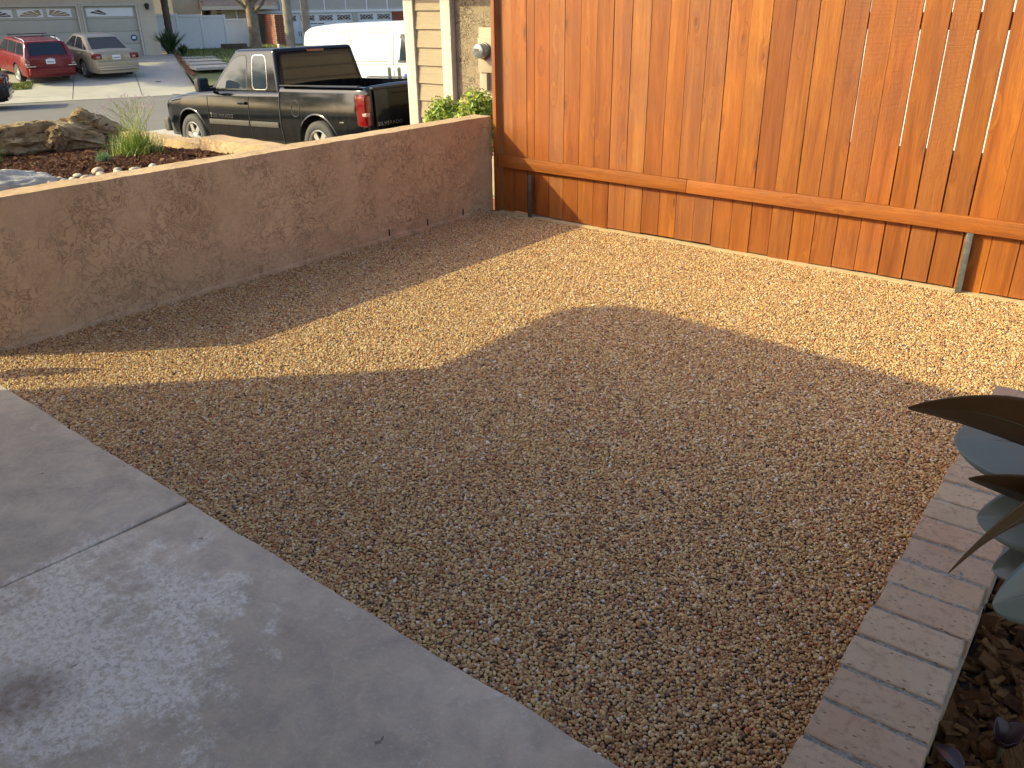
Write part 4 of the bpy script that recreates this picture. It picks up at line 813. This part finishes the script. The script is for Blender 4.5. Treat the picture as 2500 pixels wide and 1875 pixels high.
# --- cars across the street
YAW_IN = math.atan2(-FN.y, -FN.x); SC = 1.05
def tailplate(c, x, z, w=.31, h=.16):
    p = c.box('number_plate', (x, 0, z), (.012, w, h), 'plate', .004)
    for k in range(7): c.box('plate_mark', (-.0075, (k - 3) * .035, -.01), (.003, .02, .055), 'navy_print', .001, p)
def sedan(name, lab, loc, yaw, pitch, paint, group=None):
    c = Car(name, lab, 'car', loc, yaw, pitch, group=group)
    c.shell(paint, -1.08, 3.77, [(-1.08, .82), (-1.04, .95), (-.95, 1.02), (-.5, 1.05), (.2, 1.0), (2.2, .97), (2.9, .88), (3.5, .76), (3.7, .66), (3.77, .55)], [(-1.08, .74), (-.98, .84), (-.7, .91), (0, .93), (2.8, .93), (3.4, .86), (3.77, .62)], .25, (0, 2.83), .37, lambda z: 1 - .08 * ((z - .62) / .42) ** 2, zc=.33, sh=.07)
    c.cabin(paint, .96, 1.475, -.72, 2.32, .83, .22, 1.42, .60, .085)
    c.side_win([(1.0, 1.01), (1.98, 1.01), (1.42, 1.36), (1.02, 1.40)], .05); c.side_win([(.08, 1.02), (.92, 1.02), (.92, 1.40), (.48, 1.39), (.26, 1.25)], .06); c.side_win([(-.34, 1.03), (.02, 1.03), (.17, 1.23)], .03)
    c.end_win([(-.66, 1.02), (.66, 1.02), (.53, 1.40), (-.53, 1.40)], True, .06, 'glass_brown', frame='rubber_trim'); c.end_win([(-.7, 1.0), (.7, 1.0), (.55, 1.40), (-.55, 1.40)], False)
    for sd in (1, -1):
        t = c.box('tail_light', (-1.0, sd * .70, .86), (.20, .34, .20), 'tail', .05); c.box('clear_lens', (-.088, sd * -.03, -.02), (.04, .14, .07), 'tail_w', .012, t); c.box('mirror', (1.95, sd * 1.0, 1.02), (.1, .18, .13), paint, .03); c.box('door_handle', (.35, sd * (c.sy(.35, .86) + .01), .86), (.18, .03, .03), 'chrome', .01); c.box('head_light', (3.5, sd * .66, .66), (.25, .3, .14), 'tail_w', .04)
        for x in (0, 2.83): c.wheel(x, sd * .80, .325, .215, .22, 7, .325, .032)
    c.box('rear_bumper', (-1.06, 0, .52), (.20, 1.62, .34), paint, .07); c.box('bumper_trim', (-1.165, 0, .50), (.02, 1.5, .022), 'chrome', .006); c.box('bumper_trim', (-1.162, 0, .41), (.02, 1.44, .02), 'chrome', .006); c.box('plate_recess', (-1.085, 0, .82), (.03, .62, .2), paint, .012); tailplate(c, -1.105, .82)
    for z in (1.0,): c.seam([(x, z - .07) for x in np.linspace(-.6, 2.6, 14)], .004)
    for x in (.95, -.02, 2.1): c.seam([(x, z) for z in np.linspace(.34, .93, 8)], .005)
    return c
sd_z = -.616 - .0789 * 5.8
sedan('sedan', 'champagne beige sedan parked facing the closed single garage door', F(-1.72, 5.8, sd_z), YAW_IN + R(20), .0789, 'tan')
wg = Car('station_wagon', 'dark red station wagon with silver roof rails across the street', 'car', F(-4.12, 6.25, -.616 - .0789 * 6.25), YAW_IN + R(22), .0789)
wg.shell('red', -1.03, 3.68, [(-1.03, .90), (-.98, .99), (2.2, .97), (2.9, .90), (3.4, .80), (3.6, .7), (3.68, .58)], [(-1.03, .80), (-.95, .86), (-.6, .90), (2.8, .90), (3.4, .84), (3.68, .64)], .26, (0, 2.755), .37, lambda z: 1 - .06 * ((z - .65) / .42) ** 2, zc=.33, sh=.05)
wg.cabin('red', .95, 1.465, -.98, 2.25, .83, -.70, 1.35, .655, .075)
for q in ([(1.0, 1.0), (1.95, 1.0), (1.38, 1.37), (1.0, 1.39)], [(.12, 1.0), (.92, 1.0), (.92, 1.39), (.12, 1.39)], [(-.72, 1.02), (.04, 1.0), (.04, 1.39), (-.55, 1.385)]): wg.side_win(q, .05)
wg.end_win([(-.64, 1.02), (.64, 1.02), (.55, 1.40), (-.55, 1.40)], True, .05, 'glass', frame='rubber_trim'); wg.end_win([(-.7, 1.0), (.7, 1.0), (.56, 1.39), (-.56, 1.39)], False)
for sd in (1, -1):
    m = MB(); P = [(-1.06, sd * .74, .76), (-1.06, sd * .86, .76), (-1.03, sd * .86, 1.0), (-.78, sd * .70, 1.43), (-.78, sd * .62, 1.43), (-.98, sd * .68, 1.0)]; m.prism(P, (.10, sd * .012, 0)); m.build('tail_light', 'tail', wg.r, bevel=.015)
    wg.box('clear_lens', (-1.02, sd * .80, .72), (.12, .14, .07), 'tail_w', .02)
    pts = [(1.15, sd * .62, 1.44), (1.05, sd * .62, 1.515), (.2, sd * .625, 1.525), (-.45, sd * .625, 1.51), (-.62, sd * .625, 1.45)]; MB().tube(pts, .018, 8).build('roof_rail', 'chrome', wg.r, smooth=True)
    wg.box('mirror', (1.9, sd * .98, 1.02), (.1, .18, .13), 'red', .03)
    for x in (0, 2.755): wg.wheel(x, sd * .79, .32, .21, .225, 10, .32, .028)
for x in (.85, 0.0): wg.box('cross_bar', (x, 0, 1.575), (.06, 1.42, .028), 'rubber_trim', .01)
wg.box('rear_bumper', (-1.05, 0, .46), (.22, 1.62, .26), 'red', .06); wg.box('bumper_trim', (-1.07, .72, .66), (.17, .3, .03), 'chrome', .01); wg.box('bumper_trim', (-1.07, -.72, .66), (.17, .3, .03), 'chrome', .01); tailplate(wg, -1.045, .80, .32, .17); wg.box('plate_light', (-1.045, 0, .91), (.02, .18, .025), 'chrome', .006)
sedan('black_car', 'black car tail at the left picture edge on the far side of the street', F(-5.95, 12.9, -1.46), math.atan2(-FU.y, -FU.x), 0, 'black')

# ------------------------------------------------------------------ street, drives, lawns across the street
def fsheet(name, mat, us, ns, zf, thick=0):
    m = MB(); nv = len(ns); m.add([F(u, n, zf(u, n)) for u in us for n in ns], [(i * nv + j, i * nv + j + 1, (i + 1) * nv + j + 1, (i + 1) * nv + j) for i in range(len(us) - 1) for j in range(nv - 1)]); o = m.build(name, mat); return o
zs = lambda u, n: -1.5 + .018 * (n - 11.2) + .05 * max(0, u - 4)
struct(fsheet('street', 'asphalt', list(np.linspace(-70, 4, 12)) + list(np.linspace(6, 60, 10)), list(np.linspace(9.2, 23.5, 8)), zs))
dz = lambda n: -.616 - .0789 * n
struct(fsheet('driveway', 'conc_far', [-8.6, -5.6, -5.0, -3.1, -3.06, -.5, -.46, .6, 1.3], [-.2, 3, 6, 8, 10, 11.25], lambda u, n: dz(n) + (.004 if n > 9 else 0) + .012))
MB().tube([F(-3.05, n, dz(n) + .013) for n in (0, 4, 8, 11)], .012, 4).build('drive_joint', 'lampm', bpy.data.objects['driveway']); MB().tube([F(-.7, n, dz(n) + .013) for n in (0, 4, 8, 11)], .012, 4).build('drive_joint', 'lampm', bpy.data.objects['driveway'])
cvr = MB().lathe([(0, .016), (.10, .016), (.11, .0)], 20, 'Z').build('drain_cover', 'lampm'); cvr.location = F(.05, 8.0, dz(8.0) + .012); tag(cvr, 'small dark round drain cover set in the driveway beside the sedan', 'cover')
# left: sidewalk, kerb, verge
def kerb(): 
    m = MB(); prof = [(9.9, -1.6), (9.9, -1.385), (10.15, -1.385), (10.2, -1.40), (10.26, -1.52)]; us = [-40, -20, -8, -5, -3.9, -3.2, -2.6]; hs = [1, 1, 1, 1, 1, .45, .0]; vs = []; n = len(prof)
    for u, h in zip(us, hs): vs += [F(u, a, -1.52 + max(0, (b + 1.52)) * h if b > -1.55 else b) for a, b in prof]
    m.add(vs, [(i * n + k, i * n + k + 1, (i + 1) * n + k + 1, (i + 1) * n + k) for i in range(len(us) - 1) for k in range(n - 1)] + [tuple((len(us) - 1) * n + k for k in range(n))]); o = m.build('kerb', 'conc_far'); struct(o)
kerb()
struct(fsheet('sidewalk', 'conc_far', [-40, -5.0, -4.2, -3.6], [8.4, 9.2, 9.95], lambda u, n: -1.375 + (.0 if u < -4.5 else -.02)))
struct(fsheet('verge', 'turf', [-9, -7, -5.4, -4.5], [6.9, 7.6, 8.42], lambda u, n: dz(n) + .05 if u < -4.9 else dz(n) + .02))
struct(fsheet('left_yard', 'dirt', [-60, -20, -8.5], [-10, 0, 8.4], lambda u, n: dz(max(n, 0)) - .03))
lw_ = fsheet('lawn', 'turf', list(np.linspace(1.28, 22, 16)), list(np.linspace(-12.8, 11.2, 14)), lambda u, n: -.66 - .012 * (n + 6) * 0 - .05 * max(0, n) - .03 * max(0, u - 4) * (1 if n < 0 else .3)); struct(lw_)
vv = [random.random() for _ in lw_.data.vertices]; a_ = lw_.data.attributes.new('leaf', 'FLOAT', 'POINT'); a_.data.foreach_set('value', vv)
lz = lambda u, n: -.66 - .05 * max(0, n) - .03 * max(0, u - 4) * (1 if n < 0 else .3)
grm = MB(); gr_ = random.Random(4)
for _ in range(9000):
    u, n = (gr_.uniform(1.4, 9.5), gr_.uniform(-12, 7)) if gr_.random() < .8 else (gr_.uniform(-9, -4.5), gr_.uniform(6.9, 8.4)); z = lz(u, n) if u > 0 else dz(n) + .03; p = F(u, n, z - .01); a = gr_.uniform(0, 6.28); h = gr_.uniform(.05, .12); w_ = Vector((math.cos(a), math.sin(a), 0)) * .03
    grm.add([p - w_, p + w_, p + Vector((gr_.gauss(0, .03), gr_.gauss(0, .03), h))], [(0, 1, 2)], gr_.random())
go_ = grm.build('lawn_grass', 'lawn'); tag(go_, 'short dry lawn grass in front of the far houses', 'grass', kind='stuff')
for k in range(4):                                                # stepping slabs with brick edging beside the drive
    n0 = 6.8 - 1.9 * k; o = MB().box((0, 0, 0), (1.5, 1.45, .10)).build('path_slab', 'conc_far'); o.location = F(2.3, n0, lz(2, n0) + .03 - .06 * k + .12); o.rotation_euler = (0, 0, F_RZ + .1)
    tag(o, ['nearest pale concrete stepping slab beside the driveway edge', 'second pale concrete stepping slab from the street side', 'third pale concrete stepping slab from the street side', 'farthest pale concrete stepping slab near the strap leaved plant'][k], 'paving slab', 'stepping slabs beside the drive')
ed = empty('brick_edging', F(1.45, 0, 0), F_RZ); tag(ed, 'line of dark red bricks edging the lawn along the driveway', 'edging')
e1 = MB().box((0, 0, 0), (.16, .2, .09)).build('brick', 'redbrick', ed, bevel=.01); e1.location = (0, -8.0, lz(1.4, 8.0) + .0)
for k in range(1, 34):
    o = e1.copy(); COL.objects.link(o); o.parent = ed; n0 = 8.0 - .235 * k; o.location = (random.uniform(-.02, .02), -n0, lz(1.4, n0)); o.rotation_euler = (0, 0, random.uniform(-.1, .1))

# ------------------------------------------------------------------ garage house across the street (local x = u, y = away from us)
gh = far_empty('garage_house', 0, 0, -.616); tag(gh, 'grey beige house with a double and a single garage door', 'house')
MB().bb(.06, .80, 0, 9, -.2, 3.0).build('wall', 'stucco_far', gh); MB().bb(-14, .06, .0, .3, 2.30, 3.0).build('wall', 'stucco_far', gh); MB().bb(-2.47, -2.37, .0, .3, -.1, 2.298).build('wall', 'stucco_far', gh)
MB().bb(-14, -7.5, 0, .3, -.2, 2.298).build('wall', 'stucco_far', gh); MB().bb(-14, .058, .5, 9, -.2, 2.99).build('wall', 'stucco_far', gh)
for (x0, x1) in ((-2.36, .05), (-7.49, -2.48)):
    for a, b, c_, d in ((x0, x1, 2.2, 2.299), (x0, x0 + .09, -.05, 2.199), (x1 - .09, x1, -.05, 2.199)): MB().bb(a, b, -.03, .1, c_, d).build('door_frame', 'trim', gh)
def fan(m, x0, x1, z0, z1, left):
    for k in range(4):
        a0, a1 = R(4 + 21.5 * k), R(4 + 21.5 * k + 16); P = []
        for r_ in (.22, .98):
            seq = (a0, (a0 + a1) / 2, a1) if r_ > .5 else (a1, a0)
            for a in seq: P.append((math.cos(a) * r_, math.sin(a) * r_))
        P = P[2:] + P[:2]; w = x1 - x0; h = z1 - z0; pts = [((x1 - w * px) if left else (x0 + w * px), z0 + h * pz) for px, pz in P]
        m.append(pts)
def gdoor(x0, x1, wins, dark):
    d = MB().bb(x0, x1, .135, .19, 0, 2.2).build('garage_door', 'door_far', gh)
    for k in range(4): MB().bb(x0 + .005, x1 - .005, .105, .134, .55 * k + .01, .55 * k + .535).build('door_section', 'door_far', d, bevel=.012)
    for (a, b, left) in wins:
        MB().bb(a - .05, b + .05, .095, .104, 1.76, 2.10).build('window_surround', 'white_far', d); ps = []; fan(ps, a, b, 1.79, 2.08, left)
        for i, q in enumerate(ps):
            if dark or i in (1, 2) and left: MB().prism([(x, .0945, z) for x, z in q], (0, -.004, 0)).build('pane', 'pane', d)
gdoor(-7.40, -2.57, [(-3.75, -2.85, False), (-4.95, -4.02, True), (-6.15, -5.25, False), (-7.3, -6.42, True)], True); gdoor(-2.27, -.04, [(-1.12, -.22, False), (-2.13, -1.22, True)], False)
bd = MB().lathe([(0, -.004), (.15, -.004), (.15, .004)], 8, 'Y').build('round_sticker', 'blue_dk', gh); bd.location = (-.33, .10, .80); MB().prism([(-.08, -.006, -.04), (.08, -.006, -.04), (.08, -.006, .05), (0, -.006, .085), (-.08, -.006, .03)], (0, -.003, 0)).build('sticker_mark', 'white_far', bd)
rf = MB(); rf.add([(-14.5, -.6, 2.86), (1.4, -.6, 2.86), (1.4, -.6, 3.02), (-14.5, -.6, 3.02), (-14.5, 4.5, 4.8), (1.4, 4.5, 4.8), (-14.5, 9.6, 3.0), (1.4, 9.6, 3.0)], [(0, 1, 2, 3), (3, 2, 5, 4), (4, 5, 7, 6), (0, 6, 7, 1)]); rf.build('roof', 'roof', gh)
ln = far_empty('wall_lantern', .47, .02, 1.52); tag(ln, 'dark tapered wall lantern beside the single garage door', 'lantern')
MB().lathe([(.0, -.13), (.06, -.12), (.11, .09), (.12, .10), (.05, .15), (0, .16)], 10, 'Z', Matrix.Translation((0, -.14, 0))).build('lantern_body', 'lampm', ln); MB().bb(-.02, .02, -.14, .0, .10, .13).build('bracket', 'lampm', ln)
# strap leaved plant and palms
def straps(name, loc, n, h, lab, seed, mat='yucca'):
    rr = random.Random(seed); root = empty(name, loc); m = MB()
    for i in range(n):
        a = rr.uniform(0, 6.28); d = Vector((math.cos(a), math.sin(a), 0)); sd_ = Vector((-d.y, d.x, 0)); ln_ = h * rr.uniform(.6, 1.1); le = rr.uniform(.1, .9); w = .05 * rr.uniform(.7, 1.3); lf = rr.random(); vs = []
        for k in range(6):
            t = k / 5; p = Vector((rr.gauss(0, .1) if k == 0 else 0, 0, 0)) + d * (ln_ * le * t ** 1.2) + Vector((0, 0, ln_ * t * (1 - .35 * le * t))); ww = w * math.sin(math.pi * min(.97, .15 + t * .85)) ; vs += [p - sd_ * ww, p + sd_ * ww]
        m.add(vs, [(2 * k, 2 * k + 1, 2 * k + 3, 2 * k + 2) for k in range(5)], lf)
    m.build('leaves', mat, root); tag(root, lab, 'plant'); return root
straps('strap_leaf_plant', F(1.15, -.4, -.68), 150, 1.35, 'dark green strap leaved plant at the corner of the garage house', 21); straps('low_strap_plant', F(1.75, .35, -.70), 80, .62, 'lower bright green clump right of the dark strap leaved plant', 22)
def palm(u, n, zb, h, r_, lab, mat, lean=0.0, seed=1):
    rr = random.Random(seed); root = empty('palm_tree', F(u, n, zb)); pts = []; rad = []
    for k in range(46): t = k / 45; pts.append(FU * lean * t * h + Vector((0, 0, t * h))); rad.append(r_ * (1.15 - .3 * t) * (1.0 + (.07 if k % 2 else -.03)))
    MB().tube(pts, rad, 12).build('trunk', mat, root, smooth=True); m = MB(); top = pts[-1]
    for i in range(26):
        a = rr.uniform(0, 6.28); d = Vector((math.cos(a), math.sin(a), 0)); sd_ = Vector((-d.y, d.x, 0)); el = rr.uniform(-.3, 1.2); L_ = 2.2
        for k in range(14):
            t = (k + 1) / 14; p = top + d * (L_ * t) + Vector((0, 0, el * L_ * t - 1.3 * t * t))
            for s_ in (1, -1): m.add([p, p + sd_ * s_ * .45 * (1 - .5 * t) + d * .15 - Vector((0, 0, .12)), p + d * .09], [(0, 1, 2)], rr.random())
    m.build('fronds', 'tree_leaf', root); tag(root, lab, 'palm', 'palms across the street'); return root
palm(1.40, -2.0, -.75, 7.5, .16, 'slender dark palm trunk beside the white vinyl fence', 'palm_dark', -.0, 1); palm(7.15, -.8, -.95, 8.0, .21, 'grey ringed palm trunk right of the red brick pier', 'palm', 0.0, 2); palm(8.06, -.8, -.95, 8.0, .19, 'grey ringed palm trunk rising behind the white van roof', 'palm', .0, 3)
def tree(c, h, r_, crown, nl, lab, seed, cz, name='street_tree'):
    rr = random.Random(seed); root = empty(name, c); m = MB()
    m.tube([(0, 0, -.1), (.02, 0, h * .2), (-.06, 0, h * .45), (-.15, .05, h * .62), (-.2, .1, h)], [r_ * 1.35, r_ * 1.0, r_ * .9, r_ * .75, r_ * .2], 14)
    for k in range(7):
        a = k * .9 + .4; z0 = h * rr.uniform(.42, .7); m.tube([(-.1, .03, z0), (math.cos(a) * crown[0] * .35, math.sin(a) * crown[1] * .35, z0 + .6), (math.cos(a) * crown[0] * .75, math.sin(a) * crown[1] * .75, cz + rr.uniform(-.3, .9))], [r_ * .45, r_ * .28, r_ * .08], 8)
    m.build('trunk', 'trunk', root, smooth=True); lm = MB()
    for k in range(16):
        p = Vector((rr.gauss(0, .42) * crown[0], rr.gauss(0, .42) * crown[1], cz + rr.gauss(.1, .4) * crown[2])); leaf_cloud(lm, p, (crown[0] * .4, crown[1] * .4, crown[2] * .35), nl // 16, .13 if crown[0] < 5 else .34, rr, shell=.1)
    lm.build('crown', 'tree_leaf', root); tag(root, lab, 'tree'); return root
tree(F(6.15, -6.2, -.95), 4.6, .30, (2.2, 2.2, 1.4), 5200, 'thick grey tree trunk in front of the red brick pier', 31, 4.3)
tree(F(-8.2, 2.6, -.95), 6.4, .24, (4.2, 4.0, 1.2), 36000, 'street tree left of the picture casting dappled shade on the driveway', 33, 5.6)
for k, (x, y, h, lab) in enumerate(((-40, -20, 8.5, 'tall broad tree added out of view to darken the pickup reflections'), (-33, -29, 8.0, 'rounded tree added farther off out of view to darken the pickup reflections'), (-47, -11, 9.0, 'tallest tree added out of view beyond the far sidewalk to darken the pickup reflections'))):  # unseen trees added to block bright sky from the pickup's reflections
    tree((x, y, -1.6), h, .3, (5.0, 5.0, 3.2), 5200, lab, 50 + k, 5.6)
# vinyl fence between the houses
vf = far_empty('vinyl_fence', .8, -6.3, -.74); tag(vf, 'white vinyl privacy fence between the two far houses', 'fence')
for k in range(3):
    x0 = .1 + 1.25 * k; zt = 1.88 - .05 * k; MB().bb(x0 + .06, x0 + 1.19, .03, .07, .12, zt - .14).build('panel', 'vinyl', vf); MB().bb(x0 + .055, x0 + 1.195, .0, .10, zt - .14, zt).build('top_rail', 'vinyl', vf, bevel=.01); MB().bb(x0 + .055, x0 + 1.195, .0, .10, .02, .12).build('bottom_rail', 'vinyl', vf, bevel=.01)
for k in range(4): MB().bb(.1 + 1.25 * k - .055, .1 + 1.25 * k + .055, -.01, .11, 0, 1.95 - .05 * k).build('post', 'vinyl', vf, bevel=.01)
vg = far_empty('vinyl_gate', 4.78, -6.9, -.80); tag(vg, 'lower white vinyl gate panel right of the taller fence', 'gate'); MB().bb(.0, 1.45, .03, .07, .05, 1.5).build('panel', 'vinyl', vg); MB().bb(0, 1.45, .0, .10, 1.5, 1.62).build('top_rail', 'vinyl', vg, bevel=.01); MB().bb(1.46, 1.56, -.02, .12, -.1, 1.7).build('post', 'vinyl', vg, bevel=.01)
bx = far_empty('planter_box', 4.15, -4.9, -.78); tag(bx, 'dark wooden planter box standing before the white gate', 'planter'); MB().bb(0, 1.35, 0, .5, -.1, .36).build('box', 'palm_dark', bx, bevel=.02); MB().bb(.03, 1.32, .03, .47, .361, .372).build('soil', 'dirt', bx)
bh = far_empty('beige_house', 1.2, -13.5, -.9); tag(bh, 'tall plain beige house wall rising behind the white fence', 'house'); MB().bb(-.8, 1.35, .5, 8, -.3, 6).build('wall', 'beige_far', bh); MB().bb(1.352, 3.1, 1.6, 8, -.3, 6).build('wall', 'stucco_far', bh); MB().bb(-1.2, 3.3, .1, 8.4, 6.004, 6.3).build('roof', 'roof', bh)
# house with white carriage doors
wh = far_empty('white_door_house', 0, -14, -1.28); tag(wh, 'grey house with white carriage garage doors and a red brick pier', 'house')
MB().bb(4.9, 7.7, .1, 8, -.2, 2.7).build('wall', 'grey_far', wh); MB().bb(7.7, 19, .4, 8, 2.25, 6).build('gable_wall', 'grey_far', wh); MB().bb(9.0, 9.1, .3, .6, -.2, 2.249).build('wall', 'white_far', wh); MB().bb(14.0, 14.35, .3, .6, -.2, 2.249).build('wall', 'grey_far', wh); MB().bb(16.8, 19, .3, .6, -.2, 2.249).build('wall', 'redbrick', wh); MB().bb(7.7, 19, .62, 8, -.2, 2.249).build('wall', 'grey_far', wh)
for k in range(6): MB().bb(9.2 + 1.45 * k, 9.27 + 1.45 * k, .37, .399, 2.4, 6).build('batten', 'white_far', wh)
MB().bb(7.7, 19, .30, .399, 2.26, 2.42).build('band', 'white_far', wh)
pr_ = empty('brick_pier', (0, 0, 0)); pr_.parent = wh; pr_.location = (8.0, -4.0, 0)
MB().bb(.012, .99, .012, 4.2, -.2, 2.24).build('mortar', 'mortar', pr_)
bk = MB().bb(-.105, .105, -.05, .05, -.055, .055).build('brick', 'redbrick', pr_, bevel=.004); bk.location = (.0, .0, .06); firstb = True
for row in range(18):
    for k in range(4):
        o = bk if firstb else bk.copy()
        if not firstb: COL.objects.link(o); o.parent = pr_
        firstb = False; o.location = (.13 + .235 * k + (.06 if row % 2 else 0), .055, .06 + .125 * row)
    for k in range(17):
        o = bk.copy(); COL.objects.link(o); o.parent = pr_; o.location = (.055, .24 + .235 * k + (.08 if row % 2 else 0), .06 + .125 * row); o.rotation_euler = (0, 0, R(90))
def cdoor(x0, x1, nw):
    d = MB().bb(x0, x1, .40, .46, 0, 2.24).build('garage_door', 'white_far', wh); w = (x1 - x0) / nw
    for k in range(nw):
        a = x0 + w * k; MB().bb(a + .02, a + w - .02, .37, .399, .06, 1.70).build('door_leaf', 'white_far', d, bevel=.012); c = a + w / 2; p = MB().bb(c - .44, c + .44, .365, .398, 1.80, 2.10).build('window', 'pane', d)
        for q in (((-.44, 0), (-.2, .15)), ((-.2, .15), (.2, .15)), ((.2, .15), (.44, 0)), ((.44, 0), (.2, -.15)), ((.2, -.15), (-.2, -.15)), ((-.2, -.15), (-.44, 0)), ((-.12, 0), (0, .14)), ((0, .14), (.12, 0)), ((.12, 0), (0, -.14)), ((0, -.14), (-.12, 0)), ((-.3, .07), (-.12, 0)), ((.12, 0), (.3, .07))):
            MB().tube([(c + q[0][0], .362, 1.95 + q[0][1]), (c + q[1][0], .362, 1.95 + q[1][1])], .014, 4).build('muntin', 'white_far', p)
        MB().bb(a + .03 if k % 2 == 0 else a + w - .45, a + .45 if k % 2 == 0 else a + w - .03, .362, .369, 1.58, 1.63).build('hinge', 'lampm', d)
        if k % 2: MB().bb(a + .06, a + .09, .34, .369, .85, 1.15).build('pull_handle', 'lampm', d); MB().bb(a - .09, a - .06, .34, .369, .85, 1.15).build('pull_handle', 'lampm', d)
cdoor(9.1, 14.0, 4); cdoor(14.36, 16.78, 2)
rf = MB(); rf.prism([(4.2, -.9, 2.62), (4.2, -.9, 2.74), (4.2, 3.5, 4.2), (4.2, 8, 2.9), (4.2, 8, 2.78)], (4.6, 0, 0)); rf.build('roof', 'roof', wh)
for k in range(9):
    for j in range(4): MB().box((0, 0, 0), (.50, .42, .03), M=Matrix.Rotation(R(18.3), 3, 'X')).build('shingle', 'roof', wh).location = (4.45 + .515 * k + (.2 if j % 2 else 0), -.72 + .40 * j, 2.83 + .132 * j)
MB().bb(4.2, 8.82, -.96, -.905, 2.54, 2.76).build('fascia', 'trim', wh)
for k in range(5): MB().bb(5.15, 5.42, .08, .099, 2.45 - .17 * k, 2.52 - .17 * k).build('vent_slot', 'lampm', wh)
MB().tube([(6.35, .04, -.1), (6.35, .04, 2.6)], .05, 8).build('downspout', 'white_far', wh, smooth=True)
